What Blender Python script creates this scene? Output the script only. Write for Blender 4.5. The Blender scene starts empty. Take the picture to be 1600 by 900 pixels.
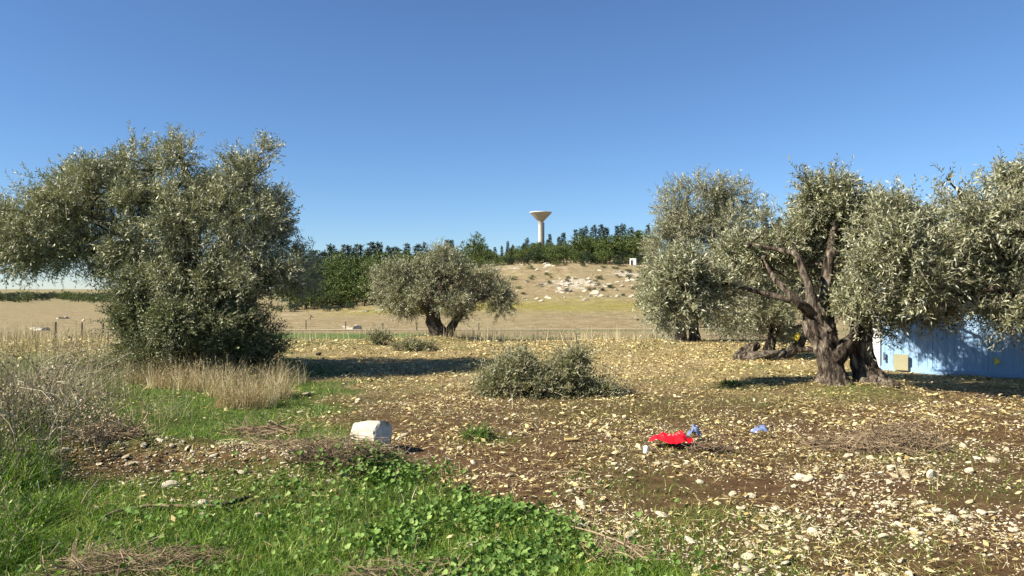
import bpy, math, random
import numpy as np
from mathutils import Vector

S = bpy.context.scene
C = S.collection
RS = np.random.RandomState(7)
random.seed(7)

# ------------------------------------------------------------------ camera, sky, sun, exposure
CAMZ = 1.7
F = 1209.0                       # focal length in pixels of the 1600 px wide photograph
cam = bpy.data.cameras.new('camera')
cam.sensor_width = 36.0
cam.lens = 36.0 * F / 1600.0
cam.clip_start = 0.05
cam.clip_end = 9000
camo = bpy.data.objects.new('camera', cam)
camo.location = (0, 0, CAMZ)
camo.rotation_euler = (math.radians(90), 0, 0)
C.objects.link(camo)
S.camera = camo

SUN_EL = math.radians(39)
SUN_ROT = math.radians(250)      # clockwise from +Y: the sun stands left of the camera and a little behind it
world = bpy.data.worlds.new('World')
S.world = world
world.use_nodes = True
wn = world.node_tree.nodes
sky = wn.new('ShaderNodeTexSky')
sky.sky_type = 'NISHITA'
sky.sun_disc = False
sky.sun_elevation = SUN_EL
sky.sun_rotation = SUN_ROT
sky.altitude = 900
sky.air_density = 1.0
sky.dust_density = 0.0
sky.ozone_density = 8.5
wn['Background'].inputs['Strength'].default_value = 0.062
world.node_tree.links.new(sky.outputs[0], wn['Background'].inputs['Color'])

sun = bpy.data.lights.new('sun', 'SUN')
sun.energy = 5.0
sun.angle = math.radians(0.53)
sun.color = (1.0, 0.93, 0.82)
suno = bpy.data.objects.new('sun', sun)
to_sun = Vector((math.sin(SUN_ROT) * math.cos(SUN_EL), math.cos(SUN_ROT) * math.cos(SUN_EL), math.sin(SUN_EL)))
suno.rotation_euler = to_sun.to_track_quat('Z', 'Y').to_euler()
suno.location = (-30, -12, 30)
C.objects.link(suno)

S.view_settings.view_transform = 'Standard'
S.view_settings.look = 'None'
S.view_settings.exposure = 1.2
S.view_settings.gamma = 1.0
S.cycles.max_bounces = 6
S.cycles.transparent_max_bounces = 6


# ------------------------------------------------------------------ noise and small maths
def _hash(i, j, k, seed):
    with np.errstate(over='ignore'):
        h = (i.astype(np.int64) * 374761393 + j.astype(np.int64) * 668265263 + k.astype(np.int64) * 2147483647 + seed * 1274126177) & 0xFFFFFFFF
        h = ((h ^ (h >> 13)) * 1274126177) & 0xFFFFFFFF
        h = h ^ (h >> 16)
    return (h & 0xFFFF) / 65535.0


def vnoise(p, seed=0):
    p = np.asarray(p, float)
    f = np.floor(p)
    t = p - f
    t = t * t * (3 - 2 * t)
    i, j, k = f[..., 0], f[..., 1], f[..., 2]
    r = 0
    for a in (0, 1):
        for b in (0, 1):
            for c in (0, 1):
                w = (t[..., 0] if a else 1 - t[..., 0]) * (t[..., 1] if b else 1 - t[..., 1]) * (t[..., 2] if c else 1 - t[..., 2])
                r = r + w * _hash(i + a, j + b, k + c, seed)
    return r


def noise2(x, y, s, seed=0):
    x, y = np.broadcast_arrays(np.asarray(x, float), np.asarray(y, float))
    return vnoise(np.stack([x / s, y / s, np.zeros_like(x) + seed * 7.31], -1), seed)


def fbm2(x, y, s, seed=0, n=3):
    r, a, t = 0, 1.0, 0
    for o in range(n):
        r = r + a * noise2(x, y, s / 2 ** o, seed + o)
        t += a
        a *= 0.5
    return r / t


def sstep(a, b, v):
    t = np.clip((np.asarray(v, float) - a) / (b - a), 0, 1)
    return t * t * (3 - 2 * t)


def unit(v):
    return v / np.maximum(np.linalg.norm(v, axis=-1, keepdims=True), 1e-9)


def at(px, py, Y):
    return np.array([(px - 800) / F * Y, Y, CAMZ - (py - 450) / F * Y])


def gy(py):
    """distance of flat ground seen at picture row py"""
    return CAMZ * F / (py - 450.0)


# ------------------------------------------------------------------ terrain height
def height(x, Y):
    x = np.asarray(x, float)
    Y = np.asarray(Y, float)
    z = np.interp(Y, [-500, 21, 25, 29, 46, 80, 112, 400, 3000], [0, 0, -.03, -.22, -1.45, -2.9, -4.2, -4.6, -5.0])
    w = sstep(-70, 4, x)
    p = np.interp(Y, [0, 108, 160, 172, 184, 197, 212, 262, 600, 900, 3000], [0, 0, 2.9, 4.4, 7.4, 9.6, 12.6, 15.0, 30.5, 31, 18])
    z = z + w * p
    far = sstep(100, 160, Y)
    z = z + far * w * 1.6 * (fbm2(x, Y, 17, 5) - .5) * sstep(150, 175, Y)
    # the field itself: low swells, clods
    near = 1 - sstep(22, 40, Y)
    z = z + near * (0.10 * (fbm2(x, Y, 3.2, 11) - .5) + 0.035 * (fbm2(x, Y, .33, 21, 2) - .5))
    # bank of scraped earth and roots
    cx = np.clip((x + 4.3) / 3.2, 0, 1)
    cy = 7.2 + 0.25 * np.sin(cx * 6) + .1 * cx
    side = sstep(-4.9, -4.0, x) * (1 - sstep(-1.45, -.95, x))
    lump = .45 + .9 * fbm2(x, Y, .55, 31, 3)
    z = z + .25 * side * np.exp(-((Y - cy) / .42) ** 2) * lump
    # ground rises to the left-hand thicket and round the trunks
    z = z + .12 * np.exp(-(((x + 5.6) / .9) ** 2 + ((Y - 7.2) / 2.0) ** 2))
    z = z + .16 * np.exp(-(((x - 5.6) / 1.0) ** 2 + ((Y - 12.9) / 1.0) ** 2))
    z = z + .20 * np.exp(-(((x + 2.5) / 1.1) ** 2 + ((Y - 25.6) / 1.3) ** 2))
    return z


def hz(x, Y):
    return float(height(np.array([x]), np.array([Y]))[0])


def to_px(x, Y):
    Y = np.maximum(Y, .5)
    return 800 + F * x / Y, 450 + F * CAMZ / Y


def green_mask(x, Y):
    """how thickly green grass grows at a place of the near field, 0..1"""
    px, py = to_px(x, Y)
    n = fbm2(x, Y, .9, 41)
    n2 = fbm2(x, Y, .35, 47, 2)
    edge = np.interp(py, [520, 560, 600, 640, 680, 720, 760, 800, 850, 900, 1200], [455, 490, 560, 520, 560, 640, 730, 800, 900, 1090, 1500])
    g = 1 - sstep(-70, 60, px - edge + (n - .5) * 260)
    g = g * (1 - sstep(28, 30, Y))
    # far part of the left side is half dry
    g = g * np.interp(py, [0, 545, 570, 610, 640, 660, 1200], [.1, .35, 1., 1., .95, .95, 1])
    # bare bank
    bank = np.exp(-((Y - 7.05) / .42) ** 2) * sstep(-4.7, -4.1, x) * (1 - sstep(-1.5, -1.0, x))
    g = g * (1 - .93 * bank)
    bare2 = np.exp(-(((x + 2.3) / .8) ** 2 + ((Y - 6.15) / .3) ** 2))
    g = g * (1 - .6 * bare2)
    g = g * np.clip(.35 + 1.5 * n2, 0, 1)
    sparse = .16 * sstep(.40, .6, fbm2(x, Y, 2.6, 57)) + .30 * sstep(.58, .76, fbm2(x, Y, 1.3, 53))
    for (qx, qy, r, a) in ((.3 - .55, 8.7, .35, .7), (4.2, 8.0, .8, .35), (4.0, 13.2, .7, .6), (5.4, 12.2, .9, .6), (1.1, 5.2, .45, .3)):
        sparse = np.maximum(sparse, a * np.exp(-(((x - qx) / r) ** 2 + ((Y - qy) / (r * .8)) ** 2)) * (0.4 + n2))
    return np.clip(np.maximum(g, sparse * (Y < 29)), 0, 1)


# ------------------------------------------------------------------ mesh building
def mesh_from(name, V, faces, mat=None, tint=None, smooth=False, cover=None):
    """faces: list of int arrays (n,k)"""
    me = bpy.data.meshes.new(name)
    V = np.asarray(V, np.float32)
    me.vertices.add(len(V))
    me.vertices.foreach_set('co', V.ravel())
    tot, start, loops = 0, [], []
    for f in faces:
        f = np.asarray(f, np.int32)
        if len(f) == 0:
            continue
        k = f.shape[1]
        start.append(np.arange(len(f), dtype=np.int32) * k + tot)
        loops.append(f.ravel())
        tot += f.size
    start = np.concatenate(start)
    loops = np.concatenate(loops)
    me.loops.add(tot)
    me.loops.foreach_set('vertex_index', loops)
    me.polygons.add(len(start))
    me.polygons.foreach_set('loop_start', start)
    me.polygons.foreach_set('use_smooth', np.full(len(start), bool(smooth)))
    me.update(calc_edges=True)
    if tint is not None:
        a = me.attributes.new('tint', 'FLOAT', 'FACE')
        a.data.foreach_set('value', np.asarray(tint, np.float32))
    if cover is not None:
        a = me.attributes.new('cover', 'FLOAT_COLOR', 'POINT')
        a.data.foreach_set('color', np.asarray(cover, np.float32).ravel())
    if mat is not None:
        me.materials.append(mat)
    return me


def obj(name, me, parent=None, loc=None):
    o = bpy.data.objects.new(name, me)
    C.objects.link(o)
    if parent is not None:
        o.parent = parent
    if loc is not None:
        o.location = loc
    return o


def tag(o, label=None, cat=None, group=None, kind=None):
    if label:
        o['label'] = label
    if cat:
        o['category'] = cat
    if group:
        o['group'] = group
    if kind:
        o['kind'] = kind
    return o


def thing(name, loc, label, cat, group=None):
    o = bpy.data.objects.new(name, None)
    o.empty_display_size = .2
    C.objects.link(o)
    o.location = loc
    return tag(o, label, cat, group)


class MB:
    """collects shapes for one mesh"""
    def __init__(self):
        self.V, self.Q, self.T, self.n, self.tq, self.tt = [], [], [], 0, [], []

    def add(self, V, quads=None, tris=None, tint=0.5):
        V = np.asarray(V, float)
        self.V.append(V)
        if quads is not None and len(quads):
            q = np.asarray(quads, int) + self.n
            self.Q.append(q)
            self.tq.append(np.broadcast_to(np.asarray(tint, float), (len(q),)))
        if tris is not None and len(tris):
            q = np.asarray(tris, int) + self.n
            self.T.append(q)
            self.tt.append(np.broadcast_to(np.asarray(tint, float), (len(q),)))
        self.n += len(V)

    def tube(self, P, R, sides=6, rough=0, seed=0, flute=0, twist=0, cap=True, tint=0.5):
        V, q, t = tube(P, R, sides, rough, seed, flute, twist, cap)
        self.add(V, q, t, tint)

    def box(self, c, s, ax=(1, 0), jit=0, tint=.5):
        a = np.array([ax[0], ax[1], 0.])
        b = np.array([-ax[1], ax[0], 0.])
        u = np.array([0, 0, 1.])
        V = []
        for i in (-1, 1):
            for j in (-1, 1):
                for k in (-1, 1):
                    V.append(np.array(c, float) + a * i * s[0] / 2 + b * j * s[1] / 2 + u * k * s[2] / 2)
        V = np.array(V)
        if jit:
            V = V + RS.uniform(-jit, jit, V.shape)
        self.add(V, [[0, 1, 3, 2], [4, 6, 7, 5], [0, 4, 5, 1], [2, 3, 7, 6], [0, 2, 6, 4], [1, 5, 7, 3]], None, tint)

    def mesh(self, name, mat, smooth=False):
        F_ = [np.concatenate(self.Q)] if self.Q else []
        tn = list(self.tq)
        if self.T:
            F_.append(np.concatenate(self.T))
            tn += self.tt
        return mesh_from(name, np.concatenate(self.V), F_, mat, np.concatenate(tn), smooth)

    def build(self, name, mat, parent=None, smooth=False, loc=None):
        return obj(name, self.mesh(name, mat, smooth), parent, loc)


def resample(P, n):
    """smooth curve through the points (Catmull-Rom)"""
    P = np.asarray(P, float)
    if len(P) == 2:
        t = np.linspace(0, 1, n)[:, None]
        return P[0] * (1 - t) + P[1] * t
    E = np.vstack([2 * P[0] - P[1], P, 2 * P[-1] - P[-2]])
    out = []
    for s in np.linspace(0, len(P) - 1 - 1e-6, n):
        i = int(s)
        t = s - i
        a, b, c, d = E[i], E[i + 1], E[i + 2], E[i + 3]
        out.append(.5 * (2 * b + (c - a) * t + (2 * a - 5 * b + 4 * c - d) * t * t + (3 * b - a - 3 * c + d) * t ** 3))
    return np.array(out)


def tube(P, R, sides=6, rough=0, seed=0, flute=0, twist=0, cap=True):
    P = np.asarray(P, float)
    n = len(P)
    R = np.broadcast_to(np.asarray(R, float), (n,))
    T = unit(np.gradient(P, axis=0))
    up = np.array([0.31, 0.87, 0.21])
    N = unit(np.cross(T, up))
    B = np.cross(T, N)
    th = np.linspace(0, 2 * math.pi, sides, endpoint=False)
    s = np.concatenate([[0], np.cumsum(np.linalg.norm(np.diff(P, axis=0), axis=1))])
    r = np.repeat(R[:, None], sides, 1)
    if flute:
        a = th[None, :] + twist * s[:, None]
        sa = np.repeat(s[:, None], sides, 1)
        n1 = vnoise(np.stack([np.cos(a) * 1.7 + 5, np.sin(a) * 1.7 + 5, sa * .9 + seed], -1), seed)
        n2 = vnoise(np.stack([np.cos(a) * 3.6 + 9, np.sin(a) * 3.6 + 9, sa * 1.3 + seed], -1), seed + 3)
        n3 = vnoise(np.stack([np.cos(a) * 7 + 9, np.sin(a) * 7 + 9, sa * 4 + seed], -1), seed + 5)
        r = r * (1 + flute * (n1 - .5) * 2 + flute * .9 * (.5 - np.abs(2 * n2 - 1)) + flute * .45 * (.5 - np.abs(2 * n3 - 1)))
    V = P[:, None, :] + r[..., None] * (np.cos(th)[None, :, None] * N[:, None, :] + np.sin(th)[None, :, None] * B[:, None, :])
    if rough:
        V = V + rough * R[:, None, None] * (np.stack([vnoise(V * 9 + 3, seed + 1), vnoise(V * 9 + 17, seed + 2), vnoise(V * 9 + 31, seed + 4)], -1) - .5) * 2
    V = V.reshape(-1, 3)
    i = np.arange(n - 1)[:, None] * sides
    j = np.arange(sides)[None, :]
    j2 = (j + 1) % sides
    q = np.stack([i + j, i + j2, i + sides + j2, i + sides + j], -1).reshape(-1, 4)
    tr = []
    if cap:
        V = np.vstack([V, P[0], P[-1]])
        a, b = len(V) - 2, len(V) - 1
        for k in range(sides):
            k2 = (k + 1) % sides
            tr.append([a, k2, k])
            tr.append([b, (n - 1) * sides + k, (n - 1) * sides + k2])
    return V, q, np.array(tr, int).reshape(-1, 3)


def leaf_quads(base, d, nrm, L, W):
    side = unit(np.cross(d, nrm))
    L = np.asarray(L)[:, None]
    W = np.asarray(W)[:, None]
    m = base + d * L * .45
    V = np.stack([base, m + side * W * .5, base + d * L, m - side * W * .5], 1).reshape(-1, 3)
    n = len(base)
    q = np.arange(n * 4).reshape(n, 4)
    return V, q


def rand_dirs(n):
    return unit(RS.normal(size=(n, 3)))


def frames(d):
    """orthonormal frames whose third axis is d, with random roll"""
    r = rand_dirs(len(d))
    a = unit(np.cross(d, r))
    b = np.cross(d, a)
    return a, b


def spray_cloud(mb, P, D, size, nl=16, leaf=.065, wid=.2, spread=.85, droop=.25, stem=True, jit=.5):
    """shoots with leaf pairs: P roots (n,3), D directions, size lengths"""
    n = len(P)
    a, b = frames(D)
    t = np.linspace(.08, 1, nl)[None, :, None]
    t = np.broadcast_to(t, (n, nl, 1)) + RS.uniform(-.03, .03, (n, nl, 1))
    sz = size[:, None, None]
    down = np.array([0, 0, -1.0])
    pos = P[:, None, :] + D[:, None, :] * sz * t + down * droop * sz * t * t
    ang = np.arange(nl)[None, :] * 2.4 + RS.uniform(0, 6.28, (n, 1)) + RS.uniform(-.5, .5, (n, nl))
    rad = np.cos(ang)[..., None] * a[:, None, :] + np.sin(ang)[..., None] * b[:, None, :]
    ld = unit(D[:, None, :] * (1.15 - spread * .5) + rad * spread + down * droop * .6 * t + RS.normal(size=(n, nl, 3)) * .22 * jit)
    nr = RS.normal(size=(n, nl, 3)) * .6 + D[:, None, :] * .4 + np.array([0, 0, .5])
    L = leaf * RS.uniform(.65, 1.25, (n, nl))
    W = L * wid * RS.uniform(.8, 1.25, (n, nl))
    V, q = leaf_quads(pos.reshape(-1, 3), ld.reshape(-1, 3), nr.reshape(-1, 3), L.ravel(), W.ravel())
    shoot = np.repeat(RS.uniform(0, 1, n)[:, None], nl, 1)
    tint = np.clip(.55 * shoot + .45 * RS.uniform(0, 1, (n, nl)), 0, 1).ravel()
    mb.add(V, q, None, tint)
    if stem:
        w = np.minimum(.006, leaf * .12)
        e = P + D * size[:, None] + down * droop * size[:, None]
        Vs = np.stack([P - a * w, P + a * w, e + a * w * .4, e - a * w * .4], 1).reshape(-1, 3)
        mb.add(Vs, np.arange(n * 4).reshape(n, 4), None, np.full(n, 2.0))


def crown_points(blobs, n, shell=.55, seed=0, lump=.45, freq=2.0, tufts=0):
    """roots and directions of shoots in a set of ellipsoids (centre, radii)"""
    cs = np.array([b[0] for b in blobs])
    rs = np.array([b[1] for b in blobs])
    wt = (rs.prod(1)) ** (2 / 3) * np.array([b[2] if len(b) > 2 else 1.0 for b in blobs])
    idx = RS.choice(len(blobs), n, p=wt / wt.sum())
    d = rand_dirs(n)
    r = 1 - shell * RS.uniform(0, 1, n) ** 1.6
    f = 1 - lump * .6 + lump * 1.2 * (vnoise(d * freq + idx[:, None] * 3.7 + 50, seed))
    P = cs[idx] + d * rs[idx] * (r * f)[:, None]
    D = unit(d * .9 + RS.normal(size=(n, 3)) * .55 + np.array([0, 0, .35]))
    # most shoots gather in tufts on the outside of the blob, with hollows between them
    if tufts:
        nt_ = tufts
        td = rand_dirs(len(blobs) * nt_).reshape(len(blobs), nt_, 3)
        tc = cs[:, None, :] + td * rs[:, None, :] * RS.uniform(.45, 1.08, (len(blobs), nt_, 1))
        tr_ = RS.uniform(.20, .46, (len(blobs), nt_))
        k = RS.randint(nt_, size=n)
        inn = RS.uniform(0, 1, n) < .84
        d2 = rand_dirs(n)
        mr = rs[idx].mean(1)
        rr = tr_[idx, k] * mr * RS.uniform(0, 1, n) ** .45
        P2 = tc[idx, k] + d2 * rr[:, None] * np.array([1, 1, .85])
        D2 = unit(d2 * .8 + td[idx, k] * .6 + RS.normal(size=(n, 3)) * .35 + np.array([0, 0, .35]))
        P = np.where(inn[:, None], P2, P)
        D = np.where(inn[:, None], D2, D)
    keep = np.ones(n, bool)
    g = vnoise(P * 2.3 + 40, seed + 9)
    keep &= g > .22
    if tufts > 9:
        keep &= vnoise(P * 1.15 + 11, seed + 19) > .26
    return P[keep], D[keep], idx[keep]


# ------------------------------------------------------------------ materials
def new_mat(name):
    m = bpy.data.materials.new(name)
    m.use_nodes = True
    nt = m.node_tree
    return m, nt, nt.nodes['Principled BSDF'], nt.nodes['Material Output']


def nd(nt, t, **kw):
    n = nt.nodes.new(t)
    for k, v in kw.items():
        setattr(n, k, v)
    return n


def ramp(nt, stops, fac=None):
    r = nd(nt, 'ShaderNodeValToRGB')
    e = r.color_ramp.elements
    while len(e) < len(stops):
        e.new(.5)
    for i, (p, c) in enumerate(stops):
        e[i].position = p
        e[i].color = (*c, 1)
    if fac is not None:
        nt.links.new(fac, r.inputs[0])
    return r.outputs[0]


def noise_tex(nt, scale, detail=4, rough=.6, coord='Object', vec_scale=None, distort=0):
    tc = nd(nt, 'ShaderNodeTexCoord')
    v = tc.outputs[coord]
    if vec_scale:
        mp = nd(nt, 'ShaderNodeMapping')
        mp.inputs['Scale'].default_value = vec_scale
        nt.links.new(v, mp.inputs[0])
        v = mp.outputs[0]
    n = nd(nt, 'ShaderNodeTexNoise')
    n.inputs['Scale'].default_value = scale
    n.inputs['Detail'].default_value = detail
    n.inputs['Roughness'].default_value = rough
    n.inputs['Distortion'].default_value = distort
    nt.links.new(v, n.inputs['Vector'])
    return n.outputs['Fac']


def mixc(nt, a, b, fac, mode='MIX'):
    m = nd(nt, 'ShaderNodeMix', data_type='RGBA', blend_type=mode)
    for sock, v in ((m.inputs[0], fac), (m.inputs[6], a), (m.inputs[7], b)):
        if isinstance(v, bpy.types.NodeSocket):
            nt.links.new(v, sock)
        elif isinstance(v, (int, float)):
            sock.default_value = v
        else:
            sock.default_value = (*v, 1)
    return m.outputs[2]


def mth(nt, op, a, b=0.5, clamp=False):
    m = nd(nt, 'ShaderNodeMath', operation=op, use_clamp=clamp)
    for i, v in enumerate((a, b)):
        if isinstance(v, bpy.types.NodeSocket):
            nt.links.new(v, m.inputs[i])
        else:
            m.inputs[i].default_value = v
    return m.outputs[0]


def bump(nt, bsdf, h, strength=.5, dist=.02):
    b = nd(nt, 'ShaderNodeBump')
    b.inputs['Strength'].default_value = strength
    b.inputs['Distance'].default_value = dist
    nt.links.new(h, b.inputs['Height'])
    nt.links.new(b.outputs[0], bsdf.inputs['Normal'])


def leaf_mat(name, stops, twig=(.22, .18, .12), under=None, trans=.25, rough=.5, spec=.35):
    """leaf colours picked per leaf; the silvery underside of olive leaves is a colour of its own"""
    m, nt, bs, out = new_mat(name)
    at_ = nd(nt, 'ShaderNodeAttribute', attribute_name='tint')
    col = ramp(nt, stops, at_.outputs['Fac'])
    if under:
        g = nd(nt, 'ShaderNodeNewGeometry')
        col = mixc(nt, col, under, mth(nt, 'MULTIPLY', g.outputs['Backfacing'], .8))
    tw = mth(nt, 'GREATER_THAN', at_.outputs['Fac'], 1.5)
    col = mixc(nt, col, twig, tw)
    nt.links.new(col, bs.inputs['Base Color'])
    bs.inputs['Roughness'].default_value = rough
    bs.inputs['Specular IOR Level'].default_value = spec
    if trans:
        tr = nd(nt, 'ShaderNodeBsdfTranslucent')
        nt.links.new(mixc(nt, col, (.9, 1.0, .35), 1.0, 'MULTIPLY'), tr.inputs['Color'])
        mx = nd(nt, 'ShaderNodeMixShader')
        mx.inputs[0].default_value = trans
        nt.links.new(bs.outputs[0], mx.inputs[1])
        nt.links.new(tr.outputs[0], mx.inputs[2])
        nt.links.new(mx.outputs[0], out.inputs['Surface'])
    return m


def plain_mat(name, stops, scale=6, rough=.85, bump_s=.4, bump_d=.02, detail=5, vec_scale=None, spec=.3, tinted=None):
    m, nt, bs, out = new_mat(name)
    f = noise_tex(nt, scale, detail, .65, vec_scale=vec_scale)
    col = ramp(nt, stops, f)
    if tinted:
        a = nd(nt, 'ShaderNodeAttribute', attribute_name='tint')
        col = mixc(nt, col, ramp(nt, tinted, a.outputs['Fac']), 1.0, 'MULTIPLY')
    nt.links.new(col, bs.inputs['Base Color'])
    bs.inputs['Roughness'].default_value = rough
    bs.inputs['Specular IOR Level'].default_value = spec
    if bump_s:
        f2 = noise_tex(nt, scale * 3.1, detail, .7, vec_scale=vec_scale)
        bump(nt, bs, f2, bump_s, bump_d)
    return m


M_OLIVE = leaf_mat('olive_leaf', [(0, (.034, .040, .014)), (.3, (.115, .124, .056)), (.65, (.29, .29, .155)), (1, (.52, .50, .33))], under=(.40, .40, .29), trans=.14, rough=.5, spec=.4)
M_BUSH = leaf_mat('shrub_leaf', [(0, (.030, .043, .014)), (.4, (.100, .125, .048)), (.75, (.22, .235, .105)), (1, (.38, .38, .20))], under=(.11, .13, .07), trans=.16)
M_PILE = leaf_mat('cut_olive_leaf', [(0, (.07, .078, .03)), (.5, (.155, .155, .065)), (.85, (.28, .26, .125)), (1, (.42, .38, .22))], twig=(.36, .30, .2), under=(.30, .31, .2), trans=.14)
M_PINE = leaf_mat('pine_needles', [(0, (.030, .050, .012)), (.5, (.082, .112, .030)), (1, (.18, .20, .065))], trans=.1, spec=.15)
M_CYP = leaf_mat('cypress_needles', [(0, (.018, .030, .014)), (.5, (.034, .050, .024)), (1, (.065, .085, .042))], trans=.08, spec=.15)
M_GRASS = leaf_mat('green_grass', [(0, (.020, .050, .005)), (.4, (.090, .175, .016)), (.72, (.24, .37, .048)), (1, (.52, .50, .17))], trans=.3, rough=.5, spec=.3)
M_WEED = leaf_mat('weed_leaf', [(0, (.030, .072, .010)), (.45, (.11, .20, .034)), (1, (.27, .37, .10))], trans=.25, rough=.6, spec=.2)
M_STRAW = leaf_mat('dry_straw', [(0, (.20, .13, .065)), (.4, (.36, .27, .14)), (.8, (.52, .43, .25)), (1, (.62, .55, .36))], twig=(.2, .15, .1), trans=.15, spec=.2)
M_LITTER = leaf_mat('dry_litter', [(0, (.085, .050, .016)), (.3, (.24, .16, .055)), (.6, (.48, .38, .16)), (1, (.70, .62, .34))], trans=.05, spec=.2)
M_GREYGRASS = leaf_mat('grey_dead_stems', [(0, (.13, .085, .045)), (.5, (.31, .24, .145)), (1, (.55, .48, .33))], trans=.1, spec=.2)
M_TWIG = plain_mat('dead_twig', [(.3, (.13, .085, .05)), (.55, (.29, .22, .14)), (.75, (.47, .39, .275))], 12, .9, .3, .004, tinted=[(0, (.5, .45, .42)), (1, (1.1, 1.08, 1.0))])
def bark_mat(name, stops):
    m, nt, bs, out = new_mat(name)
    f = noise_tex(nt, 11, 8, .7, vec_scale=(1, 1, .22), distort=.8)
    f2 = noise_tex(nt, 2.2, 4, .6)
    v = mth(nt, 'ADD', mth(nt, 'MULTIPLY', f, .75), mth(nt, 'MULTIPLY', f2, .25))
    nt.links.new(ramp(nt, stops, v), bs.inputs['Base Color'])
    bs.inputs['Roughness'].default_value = .93
    bs.inputs['Specular IOR Level'].default_value = .2
    bump(nt, bs, f, 1.0, .09)
    return m


M_BARK = bark_mat('olive_bark', [(.40, (.010, .007, .005)), (.47, (.052, .038, .026)), (.54, (.15, .118, .084)), (.63, (.36, .305, .23))])
M_BARKD = plain_mat('dark_bark', [(.3, (.03, .022, .016)), (.5, (.075, .056, .04)), (.75, (.16, .13, .10))], 7, .92, .9, .04, 6, (1, 1, .35))
M_STONE = plain_mat('limestone', [(.3, (.34, .28, .18)), (.5, (.52, .46, .33)), (.7, (.66, .60, .46))], 14, .9, .5, .01, tinted=[(0, (.62, .56, .48)), (.5, (.95, .92, .85)), (1, (1.12, 1.12, 1.1))])
M_ROCK = plain_mat('hill_limestone', [(.3, (.30, .25, .17)), (.5, (.46, .41, .31)), (.7, (.60, .55, .45))], .9, .9, .6, .25)
M_CONC = plain_mat('block_stone', [(.34, (.26, .20, .12)), (.46, (.50, .45, .35)), (.7, (.64, .60, .50))], 7, .9, .45, .01)
M_TOWER = plain_mat('tower_concrete', [(.3, (.33, .315, .265)), (.55, (.42, .40, .345)), (.75, (.48, .46, .40))], .35, .85, .1, .05)
M_POST = plain_mat('weathered_post', [(.3, (.035, .03, .025)), (.6, (.09, .07, .055)), (.8, (.15, .12, .1))], 9, .9, .3, .01)
M_CHAR = plain_mat('charred_wood', [(.3, (.012, .010, .009)), (.7, (.05, .04, .03))], 20, .9, .5, .01)


def ground_mat():
    m, nt, bs, out = new_mat('earth')
    at_ = nd(nt, 'ShaderNodeAttribute', attribute_name='cover')
    sp = nd(nt, 'ShaderNodeSeparateColor')
    nt.links.new(at_.outputs['Color'], sp.inputs[0])
    G, D, R = sp.outputs[0], sp.outputs[1], sp.outputs[2]
    n1 = noise_tex(nt, .9, 6, .65)
    n2 = noise_tex(nt, 7, 6, .7)
    n3 = noise_tex(nt, 26, 5, .75)
    soil = ramp(nt, [(.25, (.040, .021, .009)), (.5, (.090, .050, .021)), (.75, (.175, .110, .050))], n2)
    straw = ramp(nt, [(.38, (.055, .032, .012)), (.5, (.25, .18, .072)), (.62, (.58, .48, .25))], n3)
    thr = mth(nt, 'ADD', mth(nt, 'MULTIPLY', D, 1.1), mth(nt, 'MULTIPLY', mth(nt, 'SUBTRACT', n3, .5), 2.2))
    thr = mth(nt, 'ADD', thr, mth(nt, 'MULTIPLY', mth(nt, 'SUBTRACT', n1, .5), .8))
    fac = nd(nt, 'ShaderNodeMapRange')
    fac.inputs[1].default_value = .35
    fac.inputs[2].default_value = .7
    nt.links.new(thr, fac.inputs[0])
    col = mixc(nt, soil, straw, fac.outputs[0])
    gr = ramp(nt, [(.3, (.025, .045, .008)), (.5, (.060, .095, .018)), (.75, (.15, .18, .045))], n2)
    gf = mth(nt, 'ADD', G, mth(nt, 'MULTIPLY', mth(nt, 'SUBTRACT', n3, .5), .7), True)
    gf = mth(nt, 'MULTIPLY', gf, mth(nt, 'GREATER_THAN', G, .02))
    col = mixc(nt, col, gr, gf)
    nt.links.new(col, bs.inputs['Base Color'])
    bs.inputs['Roughness'].default_value = .95
    bs.inputs['Specular IOR Level'].default_value = .15
    bump(nt, bs, mth(nt, 'ADD', n3, mth(nt, 'MULTIPLY', n2, 1.5)), .8, .03)
    return m


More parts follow.
